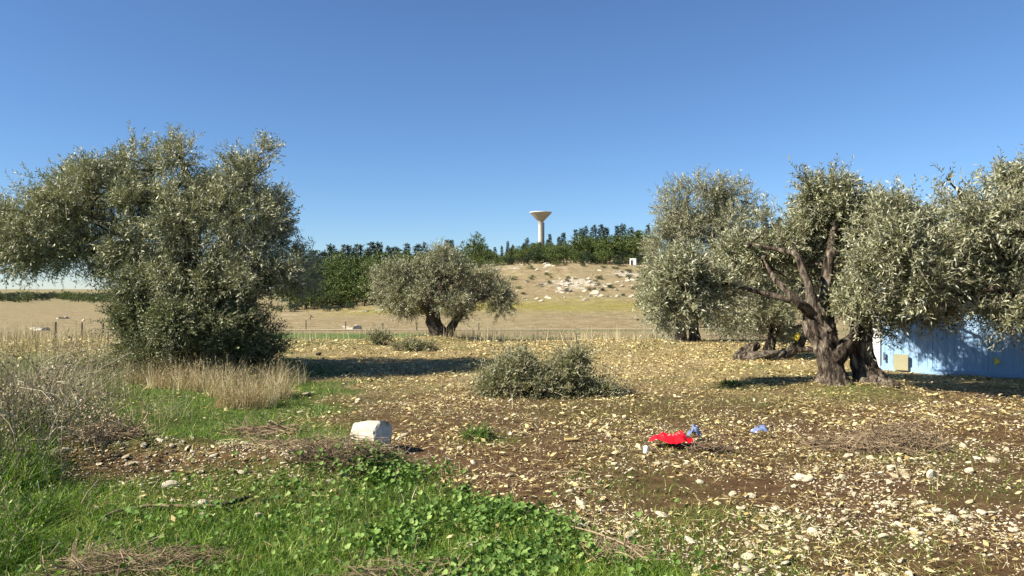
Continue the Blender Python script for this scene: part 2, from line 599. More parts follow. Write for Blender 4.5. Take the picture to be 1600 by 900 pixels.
def far_mat():
    """meadow, plain and hillside: dry grass, green sward and chalk in patches of their own"""
    m, nt, bs, out = new_mat('meadow_and_hill')
    at_ = nd(nt, 'ShaderNodeAttribute', attribute_name='cover')
    sp = nd(nt, 'ShaderNodeSeparateColor')
    nt.links.new(at_.outputs['Color'], sp.inputs[0])
    G, D, R = sp.outputs[0], sp.outputs[1], sp.outputs[2]
    n1 = noise_tex(nt, .09, 6, .65, distort=.6)
    n2 = noise_tex(nt, .45, 7, .72)
    n3 = noise_tex(nt, 3.5, 5, .7)
    dry = ramp(nt, [(.3, (.145, .110, .055)), (.5, (.255, .205, .108)), (.7, (.38, .32, .185))], mth(nt, 'ADD', mth(nt, 'MULTIPLY', n2, .6), mth(nt, 'MULTIPLY', n3, .4)))
    brown = ramp(nt, [(.3, (.14, .09, .05)), (.6, (.25, .17, .10)), (.8, (.32, .24, .15))], n2)
    col = mixc(nt, dry, brown, mth(nt, 'MULTIPLY', ramp(nt, [(.42, (0, 0, 0)), (.6, (1, 1, 1))], n1), .35))
    ol = ramp(nt, [(.3, (.15, .135, .028)), (.6, (.27, .235, .05)), (.8, (.37, .31, .08))], n2)
    col = mixc(nt, col, ol, D)
    gr = ramp(nt, [(.3, (.06, .10, .025)), (.55, (.11, .165, .04)), (.8, (.20, .23, .08))], n2)
    col = mixc(nt, col, gr, G)
    chalk = ramp(nt, [(.36, (.17, .135, .085)), (.5, (.42, .36, .26)), (.62, (.62, .56, .43))], n3)
    rf = nd(nt, 'ShaderNodeMapRange')
    rf.inputs[1].default_value = .48
    rf.inputs[2].default_value = .62
    nt.links.new(mth(nt, 'ADD', n2, mth(nt, 'MULTIPLY', mth(nt, 'SUBTRACT', R, .5), .5)), rf.inputs[0])
    col = mixc(nt, col, chalk, mth(nt, 'MULTIPLY', rf.outputs[0], mth(nt, 'MINIMUM', mth(nt, 'MULTIPLY', R, 2.0), 1.0)))
    nt.links.new(col, bs.inputs['Base Color'])
    bs.inputs['Roughness'].default_value = .95
    bs.inputs['Specular IOR Level'].default_value = .1
    bump(nt, bs, mth(nt, 'ADD', n3, mth(nt, 'MULTIPLY', n2, 3)), .7, .25)
    return m


M_GROUND = ground_mat()
M_FAR = far_mat()

# ------------------------------------------------------------------ ground
def grid_mesh(name, xs_of, ys, ncol, mat, cover):
    Yg = np.repeat(np.asarray(ys)[:, None], ncol, 1)
    u = np.linspace(-1, 1, ncol)
    Xg = u[None, :] * np.asarray([xs_of(y) for y in ys])[:, None]
    Z = height(Xg, Yg)
    V = np.stack([Xg, Yg, Z], -1).reshape(-1, 3)
    r = np.arange(len(ys) - 1)[:, None] * ncol
    c = np.arange(ncol - 1)[None, :]
    q = np.stack([r + c, r + c + 1, r + ncol + c + 1, r + ncol + c], -1).reshape(-1, 4)
    return mesh_from(name, V, [q], mat, None, True, cover(Xg.ravel(), Yg.ravel()))


def cover_near(x, Y):
    g = green_mask(x, Y)
    far = sstep(6, 17, Y)
    d = .04 + .62 * sstep(7, 18, Y) + .25 * (fbm2(x, Y, 2.2, 61) - .5)
    g = np.maximum(g, .8 * sstep(21.5, 24, Y) * (1 - sstep(-8, -2, x)) * sstep(-14, -9, x))
    return np.stack([np.clip(g, 0, 1), np.clip(d, 0, 1), 0 * x, 0 * x + 1], -1)


def cover_far(x, Y):
    px = 800 + F * x / Y
    py = 450 + F * (CAMZ - height(x, Y)) / Y
    n = fbm2(x, Y, 14, 71)
    g = .95 * (1 - sstep(66, 92, Y + 20 * (n - .5))) * sstep(330, 440, px) * (1 - sstep(620, 720, px))
    g = np.maximum(g, .45 * (1 - sstep(50, 66, Y)) * sstep(640, 740, px) * (1 - sstep(1010, 1100, px)))
    g = np.maximum(g, .5 * np.exp(-((Y - 92) / 7.) ** 2) * sstep(760, 880, px))
    ol = 1.1 * np.exp(-((Y - 152) / 12.) ** 2) * sstep(480, 620, px + 80 * n) * (.3 + n)
    r = (.40 + .35 * (noise2(x + 2.2 * Y, Y, 9, 79) - .5)) * sstep(164, 172, Y) * (1 - sstep(214, 230, Y)) * sstep(560, 700, px) * (.62 + 1.5 * (fbm2(x, Y, 9, 77) - .5))
    r = r + .55 * np.exp(-(((px - 905) / 45) ** 2 + ((Y - 183) / 7) ** 2)) + .7 * np.exp(-(((px - 985) / 25) ** 2 + ((Y - 196) / 7) ** 2))
    r = np.maximum(r, .5 * np.exp(-((Y - 152) / 8.) ** 2) * sstep(380, 440, px) * (1 - sstep(600, 660, px)))
    g = np.maximum(g, .35 * sstep(160, 420, Y) * (1 - sstep(-60, 10, x)) * n)
    return np.stack([np.clip(g, 0, 1), np.clip(ol, 0, 1), np.clip(r, 0, 1), 0 * x + 1], -1)


ys0 = np.concatenate([np.linspace(-70, 2, 40), np.arange(2.1, 9, .05), np.arange(9, 15, .08), np.arange(15, 30.01, .16)])
tag(obj('field', grid_mesh('field', lambda y: max(26, abs(y) * .9 + 4) if y > 0 else 26 + abs(y), ys0, 380, M_GROUND, cover_near)), kind='structure')
ys1 = np.concatenate([np.arange(ys0[-1], 60, .8), np.arange(60, 152, 1.5), [152]])
tag(obj('meadow', grid_mesh('meadow', lambda y: 31.0 + (y - 30) * 2.2, ys1, 220, M_FAR, cover_far)), kind='structure')
# the meadow starts exactly along the last row of the field
ys2 = np.concatenate([np.arange(152, 230, 1.2), np.geomspace(231, 4200, 50)])
tag(obj('hillside', grid_mesh('hillside', lambda y: (31.0 + 122 * 2.2) + (y - 152) * 1.6, ys2, 420, M_FAR, cover_far)), kind='structure')

# pale dirt track across the meadow
mb = MB()
tp = []
for px, Y in ((250, 84), (380, 90), (470, 94), (560, 97), (650, 99), (740, 99), (850, 100), (1000, 102), (1300, 106)):
    tp.append([(px - 800) / F * Y, Y])
tp = resample(np.array([[a, b, 0] for a, b in tp]), 90)[:, :2]
L_, R_ = [], []
for i, (x, Y) in enumerate(tp):
    w = 1.5 + .3 * math.sin(i * .7)
    L_.append([x, Y - w, hz(x, Y - w) + .10])
    R_.append([x, Y + w, hz(x, Y + w) + .10])
V = np.array(L_ + R_)
n = len(tp)
mb.add(V, [[i, i + 1, n + i + 1, n + i] for i in range(n - 1)])
tag(mb.build('path', plain_mat('track_dust', [(.3, (.42, .35, .23)), (.7, (.60, .52, .38))], .8, .95, .2, .05), smooth=True), kind='structure')


# ------------------------------------------------------------------ olive trees
def px_blob(px, py, rx, ry, dY, Y0, w=1.0):
    Y = Y0 + dY
    py = py + 10 * min(1.0, 13.0 / Y0) if py < 340 else py
    s = Y / F
    a, b = max(rx * s - .10, .55 * rx * s), max(ry * s - .10, .55 * ry * s)     # shoots add the rest
    return (at(px, py, Y), np.array([a, (a + b) * .55, b]), w)


def build_tree(root, blobs, limbs, nspray, leaf=.082, wid=.26, size=(.18, .40), nl=12, mat=M_OLIVE, bark=M_BARK, droop=.08, shell=.75, seed=1, subs=7, lump=.5, twig_r=.022):
    """limbs: list of (points, radii). Crown and twigs are fitted round them."""
    o = np.array(root.location)
    ends = np.concatenate([resample(np.array(P), 8)[3:] for P, R in limbs])
    tw = MB()
    for bi, b in enumerate(blobs):
        c, r = b[0], b[1]
        e = ends[np.argmin(np.linalg.norm(ends - c, axis=1))]
        mid = (e + c) / 2 + RS.normal(size=3) * .12 * np.linalg.norm(c - e) + np.array([0, 0, .06 * np.linalg.norm(c - e)])
        P = resample([e, mid, c], 7) - o
        fr = 1 if r.mean() > .3 else .5
        tw.tube(P, np.linspace(twig_r * 1.7, twig_r, 7) * fr, 5, .25, bi)
        for k in range(subs if r.mean() > .3 else 2):
            d = rand_dirs(1)[0]
            q = c + d * r * RS.uniform(.7, .98)
            s = resample([e, mid, c], 7)[RS.randint(3, 7)]
            m2 = (s + q) / 2 + RS.normal(size=3) * .10 * np.linalg.norm(q - s)
            tw.tube(resample([s, m2, q], 5) - o, np.linspace(twig_r * .75, twig_r * .22, 5), 4, .2, k, cap=False)
    tag(tw.build('twigs', bark, root, True), kind='stuff')
    P, D, idx = crown_points(blobs, nspray, shell, seed, lump, tufts=11)
    cr = MB()
    spray_cloud(cr, P - o, D, RS.uniform(size[0], size[1], len(P)), nl, leaf, wid, droop=droop)
    # long whippy shoots: upright on top, hanging below
    cz = P[:, 2]
    top = cz > np.percentile(cz, 62)
    j = RS.choice(np.nonzero(top)[0], len(P) // 22, replace=False)
    spray_cloud(cr, P[j] - o, unit(D[j] * .7 + np.array([0, 0, 1.0]) + RS.normal(size=(len(j), 3)) * .3), RS.uniform(size[1] * .7, size[1] * 1.25, len(j)), nl + 5, leaf, wid, droop=0)
    j = RS.choice(np.nonzero(cz < np.percentile(cz, 55))[0], len(P) // 26, replace=False)
    spray_cloud(cr, P[j] - o, unit(D[j] * .8 + np.array([0, 0, -.2])), RS.uniform(size[1] * .8, size[1] * 1.35, len(j)) * (.6 if leaf > .082 else 1), nl + 4, leaf, wid, droop=.45)
    tag(cr.build('crown', mat, root), kind='stuff')


def limb_part(name, root, P, R, sides=12, n=18, flute=.3, rough=.25, seed=0, twist=1.2, mat=M_BARK):
    o = np.array(root.location)
    mb = MB()
    Pn = resample(np.array(P), n)
    Rn = np.interp(np.linspace(0, 1, n), np.linspace(0, 1, len(R)), R)
    mb.tube(Pn - o, Rn, sides, rough, seed, flute, twist)
    return mb.build(name, mat, root, True)


def px_limb(lst, Y0):
    """points (px, py, dY, radius in px) -> world points, radii"""
    P, R = [], []
    for px, py, dY, r in lst:
        P.append(at(px, py, Y0 + dY))
        R.append(r * (Y0 + dY) / F)
    return P, R


def olive(name, label, Y0, base_px, blobs, trunks, limbs, nspray, group='olive trees in the field', **kw):
    bx = (base_px - 800) / F * Y0
    root = thing(name, (bx, Y0, hz(bx, Y0)), label, 'olive tree', group)
    bark = kw.get('bark', M_BARK)
    L = []
    for i, t in enumerate(trunks):
        P, R = px_limb(t, Y0)
        P[0][2] = min(P[0][2], hz(P[0][0], P[0][1]) - .08)
        limb_part('trunk', root, P, R, 64, 90, .56, .12, i + 3, 1.8, bark)
        L.append((P, R))
    for i, t in enumerate(limbs):
        P, R = px_limb(t, Y0)
        limb_part('branch', root, P, R, 14, 26, .3, .25, i + 13, 1.0, bark)
        L.append((P, R))
    dmax = kw.pop('depth', 1.5)
    deep = [(b[0] + RS.uniform(-15, 15), b[1] + RS.uniform(-8, 8), b[2] * .85, b[3] * .85, b[4] + RS.uniform(.5, 1.0) * dmax, .55) for b in blobs if len(b) < 6]
    build_tree(root, [px_blob(*b[:5], Y0, *(b[5:] or ())) for b in list(blobs) + deep], L, nspray, **kw)
    return root


# left-hand tree
olive('olive_tree', 'largest silvery olive tree with a broad crown above the dense green shrub, at the left', 15.4, 300,
      [(60, 352, 85, 62, 0), (-45, 365, 85, 70, .3), (150, 300, 85, 58, 0), (205, 258, 42, 40, .3), (282, 245, 34, 40, 0), (375, 285, 60, 50, 0), (402, 240, 24, 24, .1),
       (330, 330, 95, 75, -.5), (235, 355, 85, 65, -.2), (110, 395, 70, 38, .2), (22, 408, 50, 28, 0), (415, 365, 55, 58, -.3), (462, 420, 34, 44, 0),
       (395, 425, 66, 46, -.9), (300, 425, 85, 50, -.5), (250, 440, 60, 40, -.6), (350, 450, 60, 40, -.8), (190, 415, 55, 28, 0), (432, 330, 32, 40, .2), (245, 290, 55, 50, 0, .7), (150, 437, 34, 14, .2, .6), (95, 330, 60, 50, 0),
       (478, 455, 22, 22, .3, .8), (405, 232, 22, 22, .1, .5), (135, 255, 20, 24, .2, .5)],
      [[(300, 600, 0, 34), (296, 560, 0, 24), (290, 510, .1, 20), (285, 465, .1, 18)]],
      [[(285, 470, .1, 15), (240, 420, 0, 11), (190, 365, -.1, 8), (120, 335, 0, 4)],
       [(285, 470, .1, 15), (300, 400, 0, 11), (300, 320, .1, 8), (285, 250, 0, 4)],
       [(290, 480, .1, 14), (340, 420, -.1, 10), (370, 350, -.1, 7), (385, 280, 0, 4)],
       [(240, 420, 0, 8), (150, 395, .2, 7), (60, 375, .2, 5), (-30, 370, .3, 3)],
       [(340, 420, -.1, 8), (400, 415, -.3, 6), (455, 425, 0, 3)]],
      15000, seed=3)

# middle tree on the far edge of the field
olive('olive_tree', 'small round olive tree with a dark forked trunk, standing alone in mid-field', 25.6, 688,
      [(691, 408, 26, 22, 0), (645, 426, 32, 24, 0), (618, 438, 24, 24, .1), (588, 444, 18, 22, 0), (633, 464, 34, 26, -.1), (674, 456, 32, 34, -.3), (722, 436, 30, 26, 0), (708, 464, 30, 26, -.4),
       (766, 446, 26, 22, .1), (787, 462, 22, 22, 0), (780, 480, 17, 14, 0), (706, 494, 18, 9, -.2), (640, 484, 17, 9, -.1), (603, 472, 16, 13, 0), (745, 462, 18, 14, .2), (668, 420, 22, 20, .3)],
      [[(691, 536, 0, 21), (687, 522, 0, 13), (681, 507, 0, 9.5), (677, 490, 0, 8.5), (674, 470, 0, 7)],
       [(696, 534, -.1, 9), (702, 519, 0, 6), (711, 503, 0, 4.5), (724, 484, 0, 3.5)]],
      [[(678, 492, 0, 7), (650, 470, 0, 5), (615, 455, 0, 2)], [(676, 480, 0, 7), (690, 445, 0, 4.5), (694, 415, 0, 2)],
       [(724, 485, 0, 4.5), (750, 466, 0, 3.5), (785, 462, 0, 2)]],
      5600, leaf=.085, wid=.24, size=(.25, .45), nl=14, bark=M_BARKD, seed=11, subs=5)

# tree behind, with two thin trunks
olive('olive_tree', 'tall bushy olive tree on two thin trunks behind the gnarled one', 25.2, 1072,
      [(1062, 330, 40, 46, 0), (1128, 296, 42, 28, 0), (1152, 335, 38, 36, 0), (1048, 395, 42, 50, 0), (1108, 385, 56, 55, -.3), (1040, 455, 36, 42, 0), (1098, 460, 58, 45, -.2),
       (1158, 415, 46, 50, 0), (1172, 480, 48, 38, 0), (1092, 288, 26, 20, 0, .7), (1100, 340, 50, 40, .2), (1140, 500, 45, 22, 0), (1030, 490, 26, 20, 0), (1185, 320, 14, 16, 0, .6)],
      [[(1063, 532, 0, 9), (1064, 515, 0, 6), (1060, 498, 0, 5.5), (1070, 460, 0, 5)], [(1087, 532, .2, 8), (1084, 515, .2, 6), (1086, 495, .2, 5), (1095, 455, .2, 4.5)]],
      [[(1070, 460, 0, 5), (1058, 400, 0, 4), (1062, 330, 0, 2)], [(1095, 455, .2, 4.5), (1120, 390, 0, 4), (1135, 310, 0, 2)], [(1095, 455, .2, 4), (1150, 430, 0, 3), (1175, 440, 0, 2)]],
      8200, leaf=.09, wid=.24, size=(.25, .48), nl=14, bark=M_BARKD, seed=15, subs=5)

# old split tree lying low, behind the gnarled one
olive('olive_tree', 'olive tree with a split pale trunk leaning nearly to the ground', 18.4, 1165,
      [(1180, 440, 48, 40, .3), (1225, 470, 46, 42, .3), (1160, 490, 46, 36, .2), (1232, 515, 30, 18, .3), (1250, 430, 34, 40, .5), (1205, 510, 34, 22, .4), (1290, 470, 40, 40, .8)],
      [[(1150, 568, 0, 10), (1160, 556, 0, 9), (1172, 546, .1, 8), (1186, 538, .1, 5)],
       [(1158, 568, -.2, 12), (1185, 560, -.2, 9), (1215, 558, -.1, 7), (1236, 548, 0, 6), (1252, 535, .1, 5)],
       [(1196, 560, -.1, 8), (1204, 535, .1, 6), (1212, 505, .2, 5)]],
      [[(1212, 505, .2, 5), (1195, 465, .3, 4), (1180, 435, .3, 2)], [(1252, 535, .1, 5), (1268, 500, .4, 4), (1285, 460, .6, 2)], [(1236, 548, 0, 4), (1262, 546, -.1, 4), (1285, 548, -.1, 2.5)]],
      5200, leaf=.075, wid=.22, seed=21, subs=5)

# gnarled tree in front, two trunks
gn = olive('olive_tree', 'gnarled olive tree on two thick twisted trunks in front of the blue container', 12.8, 1320,
      [(1290, 294, 34, 32, .3), (1332, 328, 50, 42, .2), (1285, 350, 44, 36, .7), (1385, 330, 54, 42, .2), (1372, 284, 13, 14, .2, .5), (1425, 335, 42, 36, .3), (1355, 400, 64, 56, .1),
       (1425, 415, 74, 56, 0), (1345, 470, 48, 36, -.2), (1432, 475, 64, 36, -.1), (1400, 515, 45, 18, -.1), (1215, 395, 44, 32, .9), (1160, 402, 40, 34, 1.2),
       (1065, 440, 46, 56, .1), (1120, 455, 42, 42, .3), (1040, 480, 30, 30, 0), (1260, 274, 16, 18, .3, .6), (1330, 290, 25, 20, .2, .6), (1205, 430, 36, 26, .8), (1260, 425, 36, 34, 1.0), (1480, 440, 40, 40, 0), (1400, 395, 60, 42, -1.1), (1445, 440, 55, 38, -1.2), (1385, 345, 40, 34, -.9), (1287, 342, 46, 34, 1.75), (1200, 345, 24, 18, .9, .6), (1235, 375, 26, 18, .5, .6)],  # low left, forward and hindmost clumps added for the shadows they cast
      [[(1305, 620, 0, 36), (1303, 602, 0, 26), (1300, 580, 0, 17), (1296, 552, 0, 17), (1286, 518, 0, 19), (1276, 494, 0, 16), (1269, 468, 0, 10)],
       [(1374, 622, -.1, 34), (1364, 606, 0, 25), (1354, 580, .1, 16), (1348, 552, .1, 13), (1345, 520, .1, 12), (1350, 480, .1, 9), (1362, 440, .1, 7)]],
      [[(1276, 496, 0, 11), (1266, 455, -.1, 6.5), (1256, 425, -.1, 5.5), (1244, 397, -.1, 4.2), (1228, 393, .1, 3), (1198, 386, .3, 2.2), (1172, 380, .5, .8)],
       [(1272, 496, 0, 10), (1245, 470, -.2, 6), (1222, 447, -.2, 4.6), (1206, 430, 0, 2.8), (1192, 402, .4, .8)],
       [(1284, 505, 0, 11), (1290, 455, .1, 8), (1298, 400, .2, 8), (1310, 330, .3, 4)],
       [(1300, 565, -.1, 12), (1318, 545, -.1, 10), (1335, 528, 0, 8), (1350, 500, 0, 6)],
       [(1362, 440, .1, 8), (1395, 400, .1, 6), (1425, 350, .2, 3)], [(1350, 480, .1, 8), (1400, 455, 0, 6), (1450, 440, 0, 3)],
       [(1235, 470, -.1, 4), (1180, 455, .2, 3.5), (1120, 440, .2, 2.2), (1060, 435, .1, .8)]],
      15000, seed=27, depth=.25)

# tree at the right edge
olive('olive_tree', 'dense olive crown hanging over the blue container, trunk out of view', 11.6, 1690,
      [(1562, 296, 58, 40, .2), (1500, 308, 42, 42, .3), (1630, 318, 70, 52, .2), (1540, 365, 72, 56, .2), (1622, 400, 80, 72, 0), (1500, 395, 50, 52, .3), (1560, 455, 62, 46, -.3), (1622, 470, 66, 48, -.2),
       (1500, 462, 42, 38, .1), (1575, 505, 38, 20, -.2), (1700, 372, 80, 74, .2), (1720, 440, 90, 80, 0), (1478, 268, 15, 18, .3, .6), (1625, 515, 30, 20, 0), (1530, 335, 50, 46, -.4), (1585, 330, 60, 50, -.5), (1600, 276, 40, 22, .1)],
      [[(1690, 640, 0, 40), (1688, 600, 0, 26), (1680, 540, 0, 21), (1670, 480, 0, 17)]],
      [[(1670, 480, 0, 12), (1620, 420, .3, 7), (1560, 370, .4, 5), (1510, 310, .5, 2)], [(1670, 480, 0, 14), (1650, 400, .1, 9), (1630, 310, .2, 4)],
       [(1670, 490, 0, 10), (1610, 470, -.2, 7), (1545, 450, -.2, 4)], [(1670, 480, 0, 12), (1700, 420, 0, 8), (1715, 350, .1, 4)]],
      10500, seed=35)


# ------------------------------------------------------------------ shrubs and brush
def leafy(name, label, cat, Y0, base_px, base_py, blobs, n, mat, leaf=.04, wid=.35, size=(.16, .32), nl=16, seed=5, sticks=12, group=None, stick_mat=M_TWIG, droop=.1, shell=.8, lump=.6):
    bx = (base_px - 800) / F * Y0
    root = thing(name, (bx, Y0, hz(bx, Y0)), label, cat, group)
    o = np.array(root.location)
    B = [px_blob(*b[:5], Y0, *(b[5:] or ())) for b in blobs]
    P, D, idx = crown_points(B, n, shell, seed, lump, tufts=13)
    zg = height(P[:, 0], P[:, 1])
    k = P[:, 2] > zg + .01
    P, D = P[k], D[k]
    mb = MB()
    spray_cloud(mb, P - o, D, RS.uniform(size[0], size[1], len(P)), nl, leaf, wid, droop=droop)
    j = RS.choice(len(P), max(2, len(P) // 9), replace=False)
    spray_cloud(mb, P[j] - o, D[j], RS.uniform(size[1], size[1] * 1.9, len(j)), nl + 8, leaf, wid, droop=droop)
    tag(mb.build('foliage', mat, root), kind='stuff')
    st = MB()
    for i in range(sticks):
        b = B[RS.randint(len(B))]
        d = rand_dirs(1)[0]
        q = b[0] + d * b[1] * RS.uniform(.7, 1.05)
        s = np.array([b[0][0] + RS.normal() * .2, b[0][1] + RS.normal() * .15, 0])
        s[2] = hz(s[0], s[1]) + .01
        q[2] = max(q[2], hz(q[0], q[1]) + .04)
        m = (s + q) / 2 + RS.normal(size=3) * .07
        m[2] = max(m[2], s[2])
        st.tube(resample([s, m, q], 6) - o, np.linspace(.016, .005, 6) * RS.uniform(.6, 1.3), 5, .2, i, tint=RS.uniform(.3, 1))
    if sticks:
        tag(st.build('stems', stick_mat, root, True), kind='stuff')
    return root


leafy('evergreen_shrub', 'dense dark green shrub growing under the largest olive tree, dry grass at its foot', 'shrub', 14.7, 300, 580,
      [(300, 485, 110, 66, 0), (240, 515, 62, 50, 0), (380, 525, 55, 50, 0), (300, 545, 105, 42, -.2), (222, 455, 45, 42, .1), (420, 515, 22, 28, .1, .8), (350, 460, 60, 50, .2), (190, 480, 22, 26, .1, .7), (405, 560, 36, 30, 0)],
      12000, M_BUSH, .048, .40, (.16, .36), 11, 41, 26)
leafy('brush_pile', 'heap of pruned leafy olive branches lying in the middle of the field', 'brush pile', 12.3, 850, 615,
      [(800, 588, 38, 22, 0), (772, 605, 24, 11, 0), (838, 606, 30, 10, -.2), (888, 578, 24, 22, .1), (882, 602, 34, 12, 0), (850, 598, 30, 12, 0), (940, 610, 26, 9, -.1), (812, 570, 22, 12, .2), (903, 560, 12, 10, .1), (795, 602, 32, 14, -.1)],
      4600, M_PILE, .058, .25, (.12, .34), 12, 45, 70, droop=.2)
leafy('brush_pile', 'low grey pile of cut branches left of the small olive tree and nearer', 'brush pile', 21.0, 648, 551,
      [(640, 545, 26, 10, 0), (668, 548, 22, 8, 0), (625, 549, 14, 6, 0)], 700, M_PILE, .06, .26, (.18, .35), 13, 46, 14, droop=.2)
leafy('brush_pile', 'farthest low brush heap at the edge of the green meadow', 'brush pile', 23.4, 590, 538,
      [(585, 530, 20, 8, 0), (600, 532, 14, 7, 0), (568, 533, 12, 5, 0)], 500, M_PILE, .07, .28, (.18, .35), 12, 47, 8, droop=.2)
leafy('weed_clump', 'low green weed patch at the shade edge left of the gnarled olive trunk', 'weed', 13.4, 1150, 606,
      [(1140, 602, 22, 6, 0), (1165, 604, 16, 5, 0)], 300, M_WEED, .035, .4, (.03, .07), 8, 48, 0)
leafy('weed_clump', 'low tuft of weeds on bare soil between the pale block and the red bag', 'weed', 8.7, 750, 688,
      [(752, 683, 24, 6, 0), (735, 686, 14, 4, 0)], 300, M_WEED, .028, .3, (.06, .13), 10, 49, 0)


def twig_heap(label, x, Y, rx, ry, hgt, n, mat=M_TWIG, ln=(.15, .5), r=.004, name='twig_pile', tint=(.2, 1)):
    root = thing(name, (x, Y, hz(x, Y)), label, 'twig pile')
    o = np.array(root.location)
    main = MB()
    sub = MB()
    for i in range(int(n * 1.5)):
        a, q = RS.uniform(0, 6.28), math.sqrt(RS.uniform(0, 1))
        cx, cy = x + rx * q * math.cos(a), Y + ry * q * math.sin(a)
        top = hgt * (1 - q * q) * RS.uniform(.1, 1)
        d = RS.normal(size=3) * np.array([1, .7, .28])
        d = d / np.linalg.norm(d) * RS.uniform(*ln) * .5
        c = np.array([cx, cy, hz(cx, cy) + top + .01])
        m = c + RS.normal(size=3) * np.array([.05, .05, .03])
        pts = resample([c - d, m, c + d], 5)
        g = height(pts[:, 0], pts[:, 1]) + .004
        pts[:, 2] = np.maximum(pts[:, 2], g)
        big = i % 9 == 0
        (main if big else sub).tube(pts - o, np.linspace(1.2, .45, 5) * r * (1.35 if big else RS.uniform(.35, .8)), 5 if big else 4, .25, i, tint=RS.uniform(*tint))
    tag(sub.build('twigs', mat, root), kind='stuff')
    tag(main.build('sticks', mat, root), kind='stuff')
    return root


twig_heap('heap of bare brownish twigs right of the red plastic on stony soil', 4.05, 8.2, .55, .28, .26, 420, ln=(.15, .5), r=.0046)
twig_heap('tangle of bleached dead branches at the left end of the earth bank', -4.0, 7.6, .42, .25, .22, 240, ln=(.2, .7), r=.005, tint=(.7, 1))
twig_heap('grey dry stems matted on the right end of the earth bank, by the pale block', -1.75, 7.45, .75, .42, .10, 620, ln=(.12, .5), r=.0032, tint=(.4, 1))
twig_heap('pale dead branches lying in green grass before the dry tuft', -2.95, 9.1, .38, .2, .07, 110, ln=(.2, .7), r=.005, tint=(.7, 1))
twig_heap('dark scrap of twigs and roots in front of the red plastic', 2.05, 8.0, .22, .1, .08, 46, ln=(.1, .34), r=.007, tint=(0, .3))
twig_heap('dead stems in the grass at the bottom edge, below the middle', -.62, 4.42, .38, .16, .09, 200, ln=(.15, .5), r=.003, tint=(.4, 1))
twig_heap('bleached stems at the bottom left corner among dark weeds', -2.35, 4.55, .4, .22, .12, 200, ln=(.15, .55), r=.0032, tint=(.5, 1))
twig_heap('small nest of brown dead stems in the grass, near the bottom left', -1.95, 4.75, .28, .14, .07, 140, ln=(.1, .35), r=.003, tint=(.1, .7))
twig_heap('pale curled roots in the grass at the bottom edge right of middle', .62, 4.85, .22, .16, .06, 90, ln=(.1, .4), r=.0035, tint=(.8, 1))
twig_heap('thin dry branches on bare soil left of the twig heap', 3.35, 8.3, .3, .12, .06, 60, ln=(.2, .5), r=.005, tint=(.2, .7))
twig_heap('brown root tangle hanging on the front of the earth bank', -1.55, 6.9, .45, .14, .06, 260, ln=(.08, .3), r=.003, tint=(0, .5))


def stick(name, label, pts, radii, mat, cat='stick', lift=.012):
    P = []
    for px, py in pts:
        Y = gy(py)
        x = (px - 800) / F * Y
        P.append([x, Y, hz(x, Y) + lift])
    P = resample(np.array(P), 16)
    P[:, 2] = np.maximum(P[:, 2], height(P[:, 0], P[:, 1]) + lift * .6)
    o = P[0].copy()
    mb = MB()
    mb.tube(P - o, np.interp(np.linspace(0, 1, 16), np.linspace(0, 1, len(radii)), radii), 7, .3, 5)
    ob = mb.build(name, mat, None, True, o)
    return tag(ob, label, cat)


stick('stick', 'long curved grey stick lying in the grass beside the white stone', [(163, 818), (190, 808), (240, 800), (300, 801), (345, 798)], [.008, .012, .014, .014, .012], M_TWIG, lift=.035)
stick('charred_stick', 'black charred stick end lying right of the white stone in grass', [(335, 800), (355, 798), (372, 792), (388, 786)], [.010, .019, .021, .010], M_CHAR, lift=.035)
stick('stick', 'thin bleached stick leaning in grass above the stone at left', [(127, 800), (140, 778), (163, 754)], [.006, .006, .004], M_GREYGRASS, lift=.05)
stick('stalk', 'long pale bent stalk arching over the grass at the bottom, right of middle', [(890, 838), (930, 850), (975, 868), (1012, 896)], [.004, .006, .006, .005], M_GREYGRASS, lift=.07)
stick('stick', 'straight pale cut branch on top of the pruned heap front', [(815, 604), (840, 596), (868, 585)], [.022, .018, .012], M_TWIG, lift=.12)
stick('stick', 'long straight whitish branch across the front of the pruned heap', [(845, 606), (890, 607), (930, 610)], [.012, .010, .006], M_TWIG, lift=.12)
stick('stalk', 'thin pale stalk lying across the soil left of the red plastic', [(862, 741), (900, 740), (925, 744)], [.006, .006, .004], M_GREYGRASS, lift=.02)
stick('stick', 'pale flat splinter of wood left of the red plastic', [(882, 691), (905, 691)], [.022, .018], M_LITTER, lift=.02)


# ------------------------------------------------------------------ stones
def ico():
    t = (1 + 5 ** .5) / 2
    V = unit(np.array([[-1, t, 0], [1, t, 0], [-1, -t, 0], [1, -t, 0], [0, -1, t], [0, 1, t], [0, -1, -t], [0, 1, -t], [t, 0, -1], [t, 0, 1], [-t, 0, -1], [-t, 0, 1]], float))
    Fc = np.array([[0, 11, 5], [0, 5, 1], [0, 1, 7], [0, 7, 10], [0, 10, 11], [1, 5, 9], [5, 11, 4], [11, 10, 2], [10, 7, 6], [7, 1, 8], [3, 9, 4], [3, 4, 2], [3, 2, 6], [3, 6, 8], [3, 8, 9], [4, 9, 5], [2, 4, 11], [6, 2, 10], [8, 6, 7], [9, 8, 1]])
    return V, Fc


def subdiv(V, Fc):
    V = list(map(np.array, V))
    mid = {}
    out = []

    def m(a, b):
        k = (min(a, b), max(a, b))
        if k not in mid:
            v = V[a] + V[b]
            V.append(v / np.linalg.norm(v))
            mid[k] = len(V) - 1
        return mid[k]
    for a, b, c in Fc:
        x, y, z = m(a, b), m(b, c), m(c, a)
        out += [[a, x, z], [x, b, y], [z, y, c], [x, y, z]]
    return np.array(V), np.array(out)


